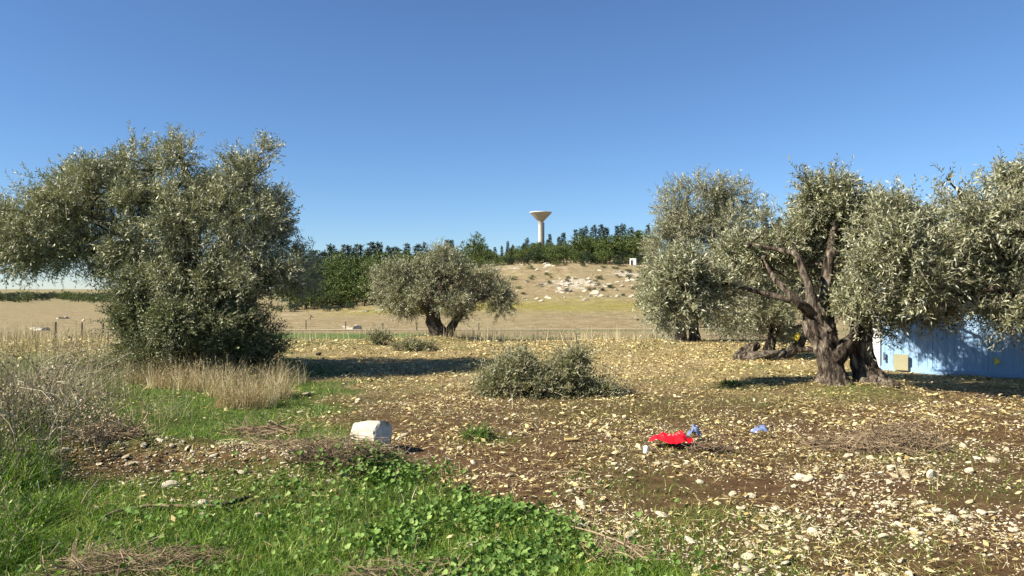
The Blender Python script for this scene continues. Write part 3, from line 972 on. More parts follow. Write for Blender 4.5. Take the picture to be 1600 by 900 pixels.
def stone_shape(seed, sub=1, flat=.6, rough=.55):
    V, Fc = ico()
    for i in range(sub):
        V, Fc = subdiv(V, Fc)
    r = np.random.RandomState(seed)
    # a few cleavage planes make it angular
    for k in range(9):
        nrm = unit(r.normal(size=3))
        d = r.uniform(.38, .85)
        s = V @ nrm
        V = V - np.outer(np.maximum(s - d, 0), nrm)
    V = V * (1 + rough * .35 * (vnoise(V * 2.3 + 20 + seed, seed) - .5)[:, None])
    V = V * np.array([1, r.uniform(.6, .9), flat * r.uniform(.75, 1.2)])
    return V, Fc


SH = [stone_shape(i + 1, 1, .5, .3) for i in range(9)]
SH0 = [stone_shape(i + 31, 0, .5, .4) for i in range(9)]
SM = []
for i, (V, Fc) in enumerate(SH):
    for tn in (.2, .45, .75):
        SM.append(mesh_from('stone', V, [Fc], M_STONE, np.full(len(Fc), tn)))

# the stones one can name
named = [(1254, 752, 17, 'big angular white stone right of the middle, front of the twig heap'), (1456, 747, 13, 'flat whitish stone right of the twig heap'),
         (1489, 819, 15, 'bright white stone in the lower right of the field'), (1552, 724, 11, 'grey-white stone near the right edge, behind the flat one'),
         (1515, 738, 10, 'low pale stone between two whitish ones at the right'), (740, 721, 8, 'round pale stone on soil right of the block'),
         (315, 795, 15, 'white wedge-shaped stone leaning on the long curved stick'), (318, 808, 9, 'small yellowish stone right in front of the white wedge-shaped stone'),
         (152, 800, 9, 'reddish-tan stone in the grass at the left end of the stick'), (178, 719, 12, 'tan stone half buried in the left part of the earth bank'),
         (268, 765, 15, 'rounded pale stone in front of the earth bank'), (210, 888, 20, 'flat pale slab of stone at the bottom left edge'),
         (533, 845, 9, 'pale stone in the green grass below the earth bank'), (700, 812, 9, 'pale stone in the weeds near a dry tuft'),
         (735, 855, 11, 'pale stone at the bottom middle among weeds'), (480, 619, 9, 'pale stone in grass at the right of the dry tuft'),
         (1240, 763, 7, 'small oval stone touching the big angular white one'), (1380, 842, 9, 'pale stone with a flat top in the lower right'),
         (1370, 893, 9, 'paired pale stone at the bottom edge right of middle'), (1160, 800, 8, 'oval cream stone lying on soil below the red plastic'),
         (1145, 775, 9, 'flat cream stone below the red plastic, upper of two'), (1170, 855, 8, 'oblong whitish stone low right of middle'),
         (335, 743, 9, 'white chip of stone on the crest of the bank'), (1580, 830, 9, 'cream stone near the right edge low down'),
         (1335, 778, 8, 'long pale stone below the twig heap')]
for i, (px, py, r, lab) in enumerate(named):
    Y = gy(py)
    x = (px - 800) / F * Y
    o = obj('stone', SM[(i * 5) % len(SM)] if r < 13 else SM[(i * 3 + 2) % len(SM)])
    s = r * Y / F
    o.scale = (s * 1.08, s, s)
    o.location = (x, Y, hz(x, Y) + s * .22)
    o.rotation_euler = (RS.uniform(-.3, .3), RS.uniform(-.3, .3), RS.uniform(0, 6.28))
    tag(o, lab, 'stone', 'larger stones lying on the ground')
o = obj('stone', mesh_from('stone', SH[2][0], [SH[2][1]], M_CHAR, None))
x, Y = (497 - 800) / F * 19.5, 19.5
o.scale = (.11, .1, .1)
o.location = (x, Y, hz(x, Y) + .04)
tag(o, 'dark stone at the far edge of the left tree shadow', 'stone', 'larger stones lying on the ground')

# loose stones: positions, sizes
N = 34000
Yr = 1 / RS.uniform(1 / 26., 1 / 3.6, N * 2)
Xr = RS.uniform(-1, 1, N * 2) * (.69 * Yr + .9)
g = green_mask(Xr, Yr)
prob = np.clip(1.0 - 1.25 * g, .02, 1) * (.12 + 1.9 * sstep(.35, .68, fbm2(Xr, Yr, .7, 81)))
prob = np.where((np.abs(Yr - 6.95) < .4) & (Xr < -1.2) & (Xr > -4.4), 1, prob)
k = RS.uniform(0, 1, N * 2) < prob * .5
Xr, Yr = Xr[k][:N], Yr[k][:N]
N = len(Xr)
# clods and chips broken out of the earth bank
Nb = 1500
Xb = RS.uniform(-4.3, -1.3, Nb)
Yb = RS.normal(7.05, .3, Nb)
Xr, Yr = np.concatenate([Xr, Xb]), np.concatenate([Yr, Yb])
N = len(Xr)
sz = np.clip(.0082 * (1 - RS.uniform(0, 1, N)) ** -.36, .007, .05) * RS.uniform(.8, 1.2, N) * np.interp(Yr, [4, 12, 26], [.95, 1.15, 1.5])
pxs = sz / Yr
order = np.argsort(-pxs)
NTOP = 255
top, rest = order[:NTOP], order[NTOP:]
zr = height(Xr, Yr)
for i in top:
    o = obj('stone', SM[RS.randint(len(SM))])
    s = float(sz[i])
    o.scale = (s * RS.uniform(.9, 1.3), s, s * RS.uniform(.7, 1.1))
    o.location = (Xr[i], Yr[i], zr[i] + s * .2)
    o.rotation_euler = (RS.uniform(-.4, .4), RS.uniform(-.4, .4), RS.uniform(0, 6.28))
    qx, qy = to_px(Xr[i], Yr[i])
    zone = ('in the green grass' if green_mask(Xr[i:i + 1], Yr[i:i + 1])[0] > .4 else 'on the earth bank' if Xr[i] < -1.2 and abs(Yr[i] - 7) < .5 else
            'beyond the red plastic bag' if Yr[i] > 8.4 else 'between the stone block and the red bag' if qx < 1000 and qy < 780 else 'on the soil edge above the broad weeds' if qx < 1000 else
            'below the red plastic bag' if qx < 1200 else 'in front of the brown twig heap' if qy < 810 else 'on the bare soil at the bottom right')
    tag(o, 'loose pale limestone fragment ' + zone, 'stone', 'pale stones ' + zone)
mb = MB()
OV = np.array([[1, 0, 0], [-1, 0, 0], [0, 1, 0], [0, -1, 0], [0, 0, 1], [0, 0, -1]], float)
OF = np.array([[0, 2, 4], [2, 1, 4], [1, 3, 4], [3, 0, 4]])
NB = 9000
for s_i in range(18):
    ii = rest[:NB][s_i::9] if s_i < 9 else rest[NB:][s_i - 9::9]
    V, Fc = SH0[s_i] if s_i < 9 else ((OV * np.array([1, .8, .5])) @ np.linalg.qr(RS.normal(size=(3, 3)) * .25 + np.eye(3))[0] * RS.uniform(.8, 1.2, (6, 1)), OF)
    n = len(ii)
    a = RS.uniform(0, 6.28, n)
    sc = sz[ii][:, None] * np.stack([RS.uniform(.8, 1.4, n), RS.uniform(.7, 1.1, n), RS.uniform(.6, 1.1, n)], -1)
    W = V[None] * sc[:, None, :]
    tx, ty = RS.uniform(-.4, .4, n)[:, None], RS.uniform(-.4, .4, n)[:, None]
    Z = W[..., 2] + tx * W[..., 0] + ty * W[..., 1]
    X = W[..., 0] * np.cos(a)[:, None] - W[..., 1] * np.sin(a)[:, None]
    Yy = W[..., 0] * np.sin(a)[:, None] + W[..., 1] * np.cos(a)[:, None]
    P = np.stack([X + Xr[ii][:, None], Yy + Yr[ii][:, None], Z + (zr[ii] + sz[ii] * .15)[:, None]], -1).reshape(-1, 3)
    T = (Fc[None] + (np.arange(n) * len(V))[:, None, None]).reshape(-1, 3)
    mb.add(P, None, T, np.repeat(np.clip(RS.normal(.5, .28, n), 0, 1), len(Fc)))
tag(mb.build('gravel', M_STONE), kind='stuff')

# ------------------------------------------------------------------ litter, straw
N = 420000
Yr = np.where(RS.uniform(0, 1, N) < .55, 1 / RS.uniform(1 / 27., 1 / 3.6, N), np.sqrt(RS.uniform(7. ** 2, 27. ** 2, N)))
Xr = RS.uniform(-1, 1, N) * (.69 * Yr + .9)
g = green_mask(Xr, Yr)
k = RS.uniform(0, 1, N) < np.clip(1 - .85 * g, .05, 1) * (.10 + 1.25 * sstep(.36, .66, fbm2(Xr, Yr, .5, 91))) * np.interp(Yr, [4, 7, 10, 14], [.15, .32, .70, 1.1])
Xr, Yr = Xr[k], Yr[k]
n = len(Xr)
a = RS.uniform(0, 6.28, n)
d = unit(np.stack([np.cos(a), np.sin(a), RS.normal(0, .32, n)], -1))
nr = unit(np.stack([RS.normal(0, .55, n), RS.normal(0, .55, n), np.ones(n)], -1))
st = RS.uniform(0, 1, n) < .45
L = np.where(st, RS.uniform(.04, .17, n), .016 + .075 * RS.uniform(0, 1, n) ** 3.2) * np.interp(Yr, [4, 10, 26], [.8, 1, 1.35])
W = np.where(st, RS.uniform(.003, .006, n), L * RS.uniform(.3, .6, n)) * np.interp(Yr, [4, 10, 26], [.85, 1, 1.5])
base = np.stack([Xr, Yr, height(Xr, Yr) + RS.uniform(.004, .045, n)], -1)
V, q = leaf_quads(base, d, nr, L, W)
mb = MB()
mb.add(V, q, None, np.clip(RS.normal(.58, .28, n), 0, 1))
tag(mb.build('plant_litter', M_LITTER), kind='stuff')


# ------------------------------------------------------------------ grass
def blades(mb, x, y, h, w, lean, tint, z=None, seg=2, curl=1.0):
    n = len(x)
    z = height(x, y) - .005 if z is None else z
    a = RS.uniform(0, 6.28, n)
    side = np.stack([np.cos(a), np.sin(a), 0 * a], -1)
    b = RS.uniform(0, 6.28, n)
    ld = np.stack([np.cos(b), np.sin(b), 0 * b], -1) * lean[:, None]
    base = np.stack([x, y, z], -1)
    up = np.array([0, 0, 1.0])
    rows = []
    for s in range(seg + 1):
        t = s / seg
        c = base + up * (h * (t - .30 * t * t * np.minimum(lean, 1.2)))[:, None] + ld * (h * (t * .35 + t ** 2 * .65 * curl))[:, None]
        ww = (w * (1 - t ** 1.5) * .5)[:, None]
        if s < seg:
            rows += [c - side * ww, c + side * ww]
        else:
            rows += [c]
    m = len(rows)
    V = np.stack(rows, 1).reshape(-1, 3)
    off = (np.arange(n) * m)[:, None]
    Q = [off + np.array([[2 * s, 2 * s + 1, 2 * s + 3, 2 * s + 2]]) for s in range(seg - 1)]
    q = np.concatenate(Q, 0) if Q else None
    t = off + np.array([[m - 3, m - 2, m - 1]])
    mb.add(V, q, t, 0)
    if q is not None:
        mb.tq[-1] = np.tile(tint, seg - 1)
    mb.tt[-1] = tint


N = 260000
Yr = 1 / RS.uniform(1 / 25., 1 / 3.5, N)
Xr = RS.uniform(-1, 1, N) * (.69 * Yr + .9)
g = green_mask(Xr, Yr)
k = RS.uniform(0, 1, N) < g * (.5 + .9 * noise2(Xr, Yr, .16, 95))
Xr, Yr, g = Xr[k], Yr[k], g[k]
n = len(Xr)
tall = .55 + .9 * fbm2(Xr, Yr, .5, 97)
h = RS.uniform(.04, .125, n) * tall * (.6 + .5 * g)
tn = np.clip(RS.normal(.46, .24, n) + .5 * (RS.uniform(0, 1, n) < .08) + .5 * (fbm2(Xr, Yr, .7, 99) - .5), 0, 1)
mb = MB()
w_ = RS.uniform(.004, .0075, n) * np.interp(Yr, [4, 8, 20], [.85, 1.05, 2.2])
l_ = RS.uniform(.1, 1.5, n)
for k, sg in ((Yr < 7.5, 2), (Yr >= 7.5, 1)):
    blades(mb, Xr[k], Yr[k], h[k], w_[k], l_[k], tn[k], seg=sg)
tag(mb.build('grass', M_GRASS), kind='stuff')

# short dead and half-green stubble over the stony soil
N = 120000
Yr = np.where(RS.uniform(0, 1, N) < .45, 1 / RS.uniform(1 / 26., 1 / 3.8, N), np.sqrt(RS.uniform(8. ** 2, 26. ** 2, N)))
Xr = RS.uniform(-1, 1, N) * (.69 * Yr + .9)
k = (RS.uniform(0, 1, N) < (.1 + 1.1 * sstep(.44, .7, fbm2(Xr, Yr, .9, 111))) * np.interp(Yr, [4, 9, 13], [.3, .6, 1])) & (green_mask(Xr, Yr) < .6)
Xr, Yr = Xr[k], Yr[k]
n = len(Xr)
mb = MB()
blades(mb, Xr, Yr, RS.uniform(.02, .075, n), RS.uniform(.004, .008, n) * np.interp(Yr, [4, 10, 26], [.8, 1.2, 3.0]), RS.uniform(.2, 1.8, n), np.clip(RS.normal(.5, .28, n), 0, 1), seg=1)
tag(mb.build('stubble', leaf_mat('stubble', [(0, (.10, .085, .025)), (.35, (.22, .19, .06)), (.7, (.46, .37, .16)), (1, (.66, .58, .32))], trans=.1, spec=.2)), kind='stuff')

# mallow and clover leaves in the near right part of the green
mb = MB()
N = 30000
Yr = RS.uniform(4.1, 7.4, N)
Xr = RS.uniform(-2.9, 1.4, N)
px, py = to_px(Xr, Yr)
band = np.exp(-((px - np.interp(py, [720, 760, 800, 850, 900], [560, 650, 720, 740, 760])) / 150.0) ** 2)
k = RS.uniform(0, 1, N) < band * np.clip(green_mask(Xr, Yr) * 1.3, 0, 1) * sstep(.38, .58, fbm2(Xr, Yr, .4, 103))
k |= (RS.uniform(0, 1, N) < .07 * green_mask(Xr, Yr))
Xr, Yr = Xr[k], Yr[k]
n = len(Xr)
lz = height(Xr, Yr) + RS.uniform(.03, .11, n)
r = RS.uniform(.009, .028, n)
nrm = unit(np.stack([RS.normal(0, .7, n), RS.normal(-.1, .7, n), np.ones(n)], -1))
a_, b_ = frames(nrm)
ctr = np.stack([Xr, Yr, lz], -1)
ring = []
for i in range(6):
    th = i / 6 * 6.283
    rr = (r * (1.0 if i % 2 else .86) * (.62 if i == 0 else 1))[:, None]
    ring.append(ctr + rr * (math.cos(th) * a_ + math.sin(th) * b_) + nrm * (r * .22)[:, None])
V = np.stack([ctr] + ring, 1).reshape(-1, 3)
off = (np.arange(n) * 7)[:, None, None]
T = (off + np.array([[[0, i + 1, (i + 1) % 6 + 1] for i in range(6)]])).reshape(-1, 3)
tn = np.clip(RS.normal(.5, .25, n), 0, 1)
mb.add(V, None, T, np.repeat(tn, 6))
e = ctr - np.stack([RS.normal(0, .02, n), RS.normal(0, .02, n), lz - height(Xr, Yr) + .005], -1)
w = np.array([.0015, 0, 0])
Vs = np.stack([e - w, e + w, ctr + w, ctr - w], 1).reshape(-1, 3)
mb.add(Vs, np.arange(n * 4).reshape(n, 4), None, .3)
tag(mb.build('weeds', M_WEED), kind='stuff')


def dry_patch(mb, cx, cy, rx, ry, n, h, w=.004, lean=(.05, .5), tint=(.3, 1), ears=.2):
    a = RS.uniform(0, 6.28, n)
    q = np.sqrt(RS.uniform(0, 1, n))
    x, y = cx + rx * q * np.cos(a), cy + ry * q * np.sin(a)
    cl = vnoise(np.stack([x * 7, y * 7, 0 * x], -1), 5)
    hh = RS.uniform(h * .25, h, n) * (.45 + 1.0 * cl)
    blades(mb, x, y, hh, np.full(n, w) * RS.uniform(.7, 1.4, n), lean[0] + (lean[1] * 1.8 - lean[0]) * RS.uniform(0, 1, n) ** 2, np.clip(RS.uniform(*tint, n) * (.5 + cl), 0, 1), seg=3, curl=.8)
    m = int(n * ears)
    if m:
        P = np.stack([x[:m], y[:m], height(x[:m], y[:m]) + hh[:m] * .8], -1) + RS.normal(size=(m, 3)) * .03
        D = unit(RS.normal(size=(m, 3)) * .5 + np.array([0, 0, 1]))
        spray_cloud(mb, P, D, np.full(m, .10), 6, .028, .3, spread=.5, droop=.1)


# dry grass at the foot of the shrub
mb = MB()
for px, py, rx, nn, h in ((232, 600, .42, 900, .62), (272, 606, .45, 900, .52), (318, 610, .45, 900, .52), (360, 618, .36, 800, .50), (385, 636, .40, 1300, .60), (420, 622, .4, 900, .62), (300, 598, .9, 800, .6), (440, 600, .4, 300, .5)):
    Y = gy(py)
    dry_patch(mb, (px - 800) / F * Y, Y, rx * RS.uniform(.9, 1.2), .34, nn, h, .005, (.08, .85), (.3, 1), .14)
tag(mb.build('dry_grass', M_STRAW), kind='stuff')

# tall dead stalks and undergrowth of the left-hand thicket
mb = MB()
for cx, cy, rx, ry, nn, h in ((-5.3, 7.9, .7, .6, 700, .95), (-6.0, 9.2, .8, .7, 600, 1.1), (-4.7, 7.2, .35, .5, 260, .7), (-5.4, 8.8, .6, .6, 350, .9), (-4.4, 6.4, .3, .4, 160, .5),
                              (-3.7, 5.2, .3, .4, 120, .35), (-6.6, 11.5, 1.0, .8, 700, 1.0), (-8.2, 13.5, 1.3, 1.0, 700, 1.0), (-4.9, 9.8, .9, .5, 260, .8), (-7.2, 15.5, 1.6, 1.2, 500, 1.0)):
    dry_patch(mb, cx, cy, rx, ry, nn, h, .0045, (.05, .9), (.05, 1), .16)
tag(mb.build('dead_stalks', M_GREYGRASS), kind='stuff')
mb = MB()
for cx, cy, rx, ry, nn, h in ((-5.2, 7.6, .9, .6, 5200, .42), (-4.5, 6.5, .6, .5, 4200, .36), (-3.8, 5.5, .5, .5, 3600, .30), (-3.3, 4.7, .4, .4, 2600, .24), (-5.6, 8.9, 1.0, .7, 3600, .45)):
    dry_patch(mb, cx, cy, rx, ry, nn, h, .006, (.4, 1.5), (0, .6), .1)
tag(mb.build('undergrowth', M_GRASS), kind='stuff')

leafy('weed_thicket', 'tangled green weeds and brambles under dead stalks at the left edge', 'weeds', 7.6, 40, 680,
      [(-10, 675, 60, 36, .2), (50, 680, 45, 28, .1), (-20, 735, 60, 46, -.6), (35, 740, 42, 30, -.5), (5, 795, 45, 40, -1.2), (-30, 835, 50, 46, -1.7)],
      3400, M_BUSH, .034, .42, (.12, .28), 13, 61, 30, None, M_GREYGRASS)
mb = MB()
for i in range(190):
    Y = RS.uniform(6.4, 10.2)
    px = RS.uniform(-10, 165) * (1 if Y > 7 else .7)
    x = (px - 800) / F * Y
    h = RS.uniform(.35, 1.15) * (.6 if px > 110 else 1)
    b = RS.uniform(0, 6.28)
    l = h * RS.uniform(.1, .75)
    p0 = np.array([x, Y, hz(x, Y)])
    P = resample([p0, p0 + [l * .3 * math.cos(b), l * .3 * math.sin(b), h * .65], p0 + [l * math.cos(b), l * math.sin(b), h * RS.uniform(.7, 1.05)]], 7)
    mb.tube(P, np.linspace(.0045, .0018, 7) * RS.uniform(.7, 1.3), 4, .1, i, cap=False, tint=RS.uniform(.1, 1))
    if i % 3 == 0:
        m_ = 12
        Q = P[RS.randint(4, 7, m_)] + RS.normal(size=(m_, 3)) * .05
        spray_cloud(mb, Q, rand_dirs(m_), np.full(m_, .06), 5, .025, .7, droop=.1)
tag(mb.build('dead_stems', M_GREYGRASS), kind='stuff')

# pale stalks along the far edge of the field and beyond
mb = MB()
for i in range(120):
    px = RS.uniform(705, 1010) if i < 80 else RS.uniform(440, 700)
    Y = RS.uniform(24.5, 29) if i < 80 else RS.uniform(25.5, 29)
    dry_patch(mb, (px - 800) / F * Y, Y, .4, .3, 16 if i < 80 else 7, RS.uniform(.25, .62), .013, (.05, .4), (.5, 1), .2)
for i in range(60):
    px, Y = RS.uniform(0, 200), RS.uniform(20, 30)
    dry_patch(mb, (px - 800) / F * Y, Y, .6, .4, 18, RS.uniform(.4, .9), .012, (.05, .5), (.2, 1), .2)
for i in range(46):
    px, Y = RS.uniform(470, 1590), 1 / RS.uniform(1 / 22., 1 / 6.)
    dry_patch(mb, (px - 800) / F * Y, Y, .06, .05, 4, RS.uniform(.12, .3), .004 + .0003 * Y, (.05, .5), (.5, 1), .4)
tag(mb.build('dry_weeds', M_STRAW), kind='stuff')

# ------------------------------------------------------------------ pale block, plastic
def block():
    Y = 8.0
    x = (582 - 800) / F * Y
    z = hz(x, Y)
    root = thing('stone_block', (x, Y, z), 'pale squared stone block tilted on the grass behind the earth bank', 'stone block')
    V, Fc = ico()
    n = 9
    g = np.linspace(-1, 1, n)
    Vs, Q = [], []
    for axis in range(3):
        for sgn in (-1, 1):
            base = sum(len(v) for v in Vs)
            A, B = np.meshgrid(g, g, indexing='ij')
            P = np.zeros((n * n, 3))
            P[:, axis] = sgn
            P[:, (axis + 1) % 3] = A.ravel()
            P[:, (axis + 2) % 3] = B.ravel()
            Vs.append(P)
            for i in range(n - 1):
                for j in range(n - 1):
                    f = [i * n + j, (i + 1) * n + j, (i + 1) * n + j + 1, i * n + j + 1]
                    Q.append([base + k for k in (f if sgn > 0 else f[::-1])])
    P = np.concatenate(Vs)
    L4 = (np.abs(P) ** 14).sum(1) ** (1 / 14.)
    P = P / L4[:, None]
    P = P * np.array([.185, .15, .145])
    P = P * (1 + .22 * (vnoise(P * 8 + 4, 3) - .5)[:, None] + .10 * (vnoise(P * 26 + 9, 5) - .5)[:, None])
    P[:, 0] *= 1 - .7 * P[:, 2]
    for nn, dd in (((.7, -.5, .6), .205), ((-.8, -.3, .5), .205), ((.2, .6, .8), .18), ((.8, .5, -.2), .19)):
        nn = unit(np.array(nn))
        P = P - np.outer(np.maximum(P @ nn - dd, 0), nn)      # chipped corners
    mb = MB()
    mb.add(P, Q)
    b = mb.build('block', M_CONC, root)
    b.location = (0, 0, .17)
    b.rotation_euler = (math.radians(-6), math.radians(-12), math.radians(-38))


block()


def plastic(name, label, pts, Y, mat, thick=.035, seed=0, cat='plastic sheet', amp=.05, h0=.02):
    """crumpled sheet whose outline is given in metres on the ground"""
    x0 = pts[0]
    x, Yc = x0
    n = 26
    u, v = np.meshgrid(np.linspace(-1, 1, n), np.linspace(-1, 1, n), indexing='ij')
    return x, Yc


def crumple(name, label, cat, px, py, w, d, hgt, mat, seed, outline, rot=0):
    Y = gy(py)
    x = (px - 800) / F * Y
    r, s = 16, 44
    V = []
    for i in range(r + 1):
        q = i / r
        for j in range(s):
            th = j / s * 6.283
            R = np.interp(th, np.linspace(0, 6.283, len(outline) + 1), list(outline) + [outline[0]])
            V.append([q * R * math.cos(th), q * R * math.sin(th), 0])
    V = np.array(V)
    rr = np.hypot(V[:, 0], V[:, 1])
    cr = np.abs(vnoise(V * 1.3 + seed, seed) - .5) * 2
    cr2 = np.abs(vnoise(V * 3.2 + seed * 2, seed + 2) - .5) * 2
    z = hgt * (np.clip(1 - rr * .75, .0, 1) ** .7 * (1 - .75 * cr) + .6 * (.5 - cr2) * np.clip(1.1 - rr, .25, 1)) + .02
    V[:, 2] = np.maximum(z, .006)
    V[:, 0] *= w
    V[:, 1] *= d
    c, s_ = math.cos(rot), math.sin(rot)
    V[:, :2] = V[:, :2] @ np.array([[c, s_], [-s_, c]])
    lo = V - np.array([0, 0, .0025])
    Q = []
    for i in range(r):
        for j in range(s):
            Q.append([i * s + j, (i + 1) * s + j, (i + 1) * s + (j + 1) % s, i * s + (j + 1) % s])
    m = MB()
    m.add(V, Q)
    o = m.build(name, mat, None, False, (x, Y, hz(x, Y)))
    md = o.modifiers.new('thickness', 'SOLIDIFY')
    md.thickness = .002
    return tag(o, label, cat)


def film(name, col, rough=.3, alpha_trans=0.0):
    m, nt, bs, out = new_mat(name)
    bs.inputs['Base Color'].default_value = (*col, 1)
    f = noise_tex(nt, 30, 3)
    c2 = mixc(nt, col, tuple(min(1, v * 1.25) for v in col), f)
    nt.links.new(c2, bs.inputs['Base Color'])
    bs.inputs['Roughness'].default_value = rough
    bs.inputs['Transmission Weight'].default_value = alpha_trans
    return m


crumple('plastic_bag', 'bright red crumpled plastic bag lying on the stony soil', 'plastic bag', 1050, 699, .225, .20, .17, film('red_film', (.72, .006, .012), .38), 4,
        (1.0, .95, .9, .75, .6, .8, 1.12, .9, .95, 1.0, .95, 1.0), 0)
M_FILM = film('bluish_film', (.17, .21, .34), .12, .2)
crumple('plastic_wrapper', 'bluish clear crumpled wrapper right beside the red plastic bag', 'wrapper', 1084, 690, .085, .075, .16, M_FILM, 9, (1, .7, 1, .8, 1.1, .7, .9))
crumple('plastic_wrapper', 'glossy bluish-white wrapper lying alone right of the red plastic bag', 'wrapper', 1187, 682, .105, .07, .15, M_FILM, 14, (1, .8, .9, 1.1, .8, 1, .7), -.4)
mb = MB()
mb.tube(np.array([[0, 0, 0], [0, 0, .012], [.002, 0, .05], [.002, 0, .075], [.002, 0, .082]]), [.022, .028, .028, .024, .012], 10)
Y = gy(710)
x = (1009 - 800) / F * Y
cup = mb.build('plastic_cup', film('white_plastic', (.78, .78, .74), .4), None, True, (x, Y, hz(x, Y) - .005))
tag(cup, 'small white plastic cup standing on soil left of the red bag', 'cup')

# ------------------------------------------------------------------ blue container
def container():
    p0 = np.array([7.50, 16.1])
    d = np.array([.75, -.6614])
    nrm = np.array([-d[1], d[0]])       # away from the camera
    Lc, Dc, Hc = 6.06, 2.44, 2.6
    zb = min(hz(*p0), hz(*(p0 + d * Lc))) - .04
    root = thing('shipping_container', (p0[0], p0[1], zb), 'light blue metal container standing behind the olive trees at the right', 'container')
    m_blue, nt, bs, out_ = new_mat('blue_paint')
    base = ramp(nt, [(.3, (.20, .35, .54)), (.5, (.24, .395, .585)), (.7, (.29, .44, .62))], noise_tex(nt, 1.1, 4, .6))
    streak = ramp(nt, [(.52, (0, 0, 0)), (.72, (1, 1, 1))], noise_tex(nt, 5, 6, .7, vec_scale=(1, 1, .12)))
    base = mixc(nt, base, (.30, .33, .36), mth(nt, 'MULTIPLY', streak, .35))
    rust = ramp(nt, [(.64, (0, 0, 0)), (.70, (1, 1, 1))], noise_tex(nt, 6, 7, .75))
    base = mixc(nt, base, (.20, .10, .05), mth(nt, 'MULTIPLY', rust, .7))
    nt.links.new(base, bs.inputs['Base Color'])
    bs.inputs['Roughness'].default_value = .5
    m_white = plain_mat('white_paint', [(.3, (.70, .70, .67)), (.7, (.80, .80, .78))], 3, .5, .05, .01)
    m_tan = plain_mat('tan_board', [(.3, (.25, .235, .14)), (.7, (.33, .31, .19))], 3, .8, 0)
    m_yel = film('yellow_sticker', (.80, .62, .02), .5)
    m_dark = plain_mat('dark_steel', [(.3, (.05, .06, .08)), (.7, (.12, .13, .15))], 9, .5, .1, .005)
    o3 = np.array([p0[0], p0[1], zb])

    def W(a, b, z):
        q = p0 + d * a + nrm * b
        return np.array([q[0] - o3[0], q[1] - o3[1], z])
    # side panels, each pressed with shallow ribs
    npan = 6
    for side, b0, sg in (('near', 0.0, -1), ('far', Dc, 1)):
        for i in range(npan):
            a0, a1 = .16 + (Lc - .32) * i / npan + .004, .16 + (Lc - .32) * (i + 1) / npan - .004
            m = MB()
            prof = []
            k = 6
            for j in range(k):
                t0 = a0 + (a1 - a0) * j / k
                wd = (a1 - a0) / k
                prof += [(t0, .0), (t0 + wd * .40, .0), (t0 + wd * .5, .008), (t0 + wd * .9, .008)]
            prof.append((a1, 0))
            V = []
            for a, rr in prof:
                V += [W(a, b0 - sg * (.03 + rr), .14), W(a, b0 - sg * (.03 + rr), Hc - .12)]
            q = [[2 * j, 2 * j + 2, 2 * j + 3, 2 * j + 1] for j in range(len(prof) - 1)]
            if sg > 0:
                q = [f[::-1] for f in q]
            m.add(V, q)
            m.build('wall_panel', m_blue, root)
    for a in (.07, Lc - .07):
        for b in (.07, Dc - .07):
            m = MB()
            m.box(W(a, b, Hc / 2), (.16, .15, Hc - .01), d)
            m.build('corner_post', m_white if a < 1 and b < 1 else m_blue, root)
    for b in (.055, Dc - .055):
        for z, hh in ((.07, .138), (Hc - .06, .118)):
            m = MB()
            m.box(W(Lc / 2, b, z), (Lc - .30, .10, hh), d)
            m.build('rail', m_blue, root)
    for a, b in ((.05, 0), (Lc - .05, 0)):
        m = MB()
        m.box(W(a, Dc / 2, Hc / 2), (.05, Dc - .31, Hc - .03), d)
        m.build('end_wall', m_blue, root)
    m = MB()
    m.box(W(Lc / 2, Dc / 2, Hc + .012), (Lc - .01, Dc - .01, .03), d)
    m.build('roof', m_blue, root)
    m = MB()
    m.box(W(.56, -.045, .24), (.27, .03, .32), d)
    m.build('patch_board', m_tan, root)
    m = MB()
    m.box(W(.235, -.02, .34), (.03, .03, .16), d)
    m.box(W(.235, .0, .30), (.02, .06, .02), d)
    m.build('handle', m_dark, root)
    m = MB()
    P = [W(2.19, .018, .29), W(2.27, .018, .34), W(2.27, .018, .37), W(2.19, .018, .43)]
    Pf = [W(2.19, -.012, .29), W(2.27, -.012, .34), W(2.27, -.012, .37), W(2.19, -.012, .43)]
    m.add(np.array(P + Pf), [[4, 5, 6, 7], [0, 1, 5, 4], [1, 2, 6, 5], [2, 3, 7, 6], [3, 0, 4, 7]])
    m.build('yellow_marker', m_yel, root)


container()

# yellow scrap caught on the old split trunk
mb = MB()
mb.tube(np.array([[0, 0, 0], [.02, 0, .05], [.05, .01, .12], [.02, .02, .17]]), [.03, .07, .06, .02], 8, .5, 3)
p = at(1244, 531, 18.3)
tag(mb.build('plastic_scrap', film('yellow_film', (.82, .60, .03), .5), None, False, p), 'yellow scrap of plastic caught on the old split trunk', 'scrap')

# ------------------------------------------------------------------ fence posts
for i, (px, top, bot, Y) in enumerate(((87, 503, 537, 47), (128, 504, 533, 52), (161, 505, 522, 62), (478, 500, 512, 104), (540, 503, 516, 100), (598, 506, 518, 100), (651, 508, 521, 96), (748, 507, 520, 98))):
    x = (px - 800) / F * Y
    z = hz(x, Y)
    ht = (CAMZ - (top - 450) / F * Y) - z
    ht = min(max(ht, .9), 1.7)
    mb = MB()
    r = .055 if Y < 60 else .07
    mb.tube(np.array([[0, 0, -.2], [.01, 0, ht * .4], [.0, .01, ht * .8], [.015, 0, ht]]), [r, r * .95, r * .9, r * .85], 7, .15, i)
    o = mb.build('fence_post', M_POST, None, False, (x, Y, z))
    lab = 'thin dark fence post standing along the pale track in the meadow' if px > 400 else \
        {87: 'thickest dark fence post in dry grass at the left', 128: 'second dark fence post from the left, in dry grass', 161: 'short fence post next to the big shrub at the left'}[px]
    tag(o, lab, 'fence post', 'fence posts along the track' if px > 400 else 'fence posts at the left field edge')


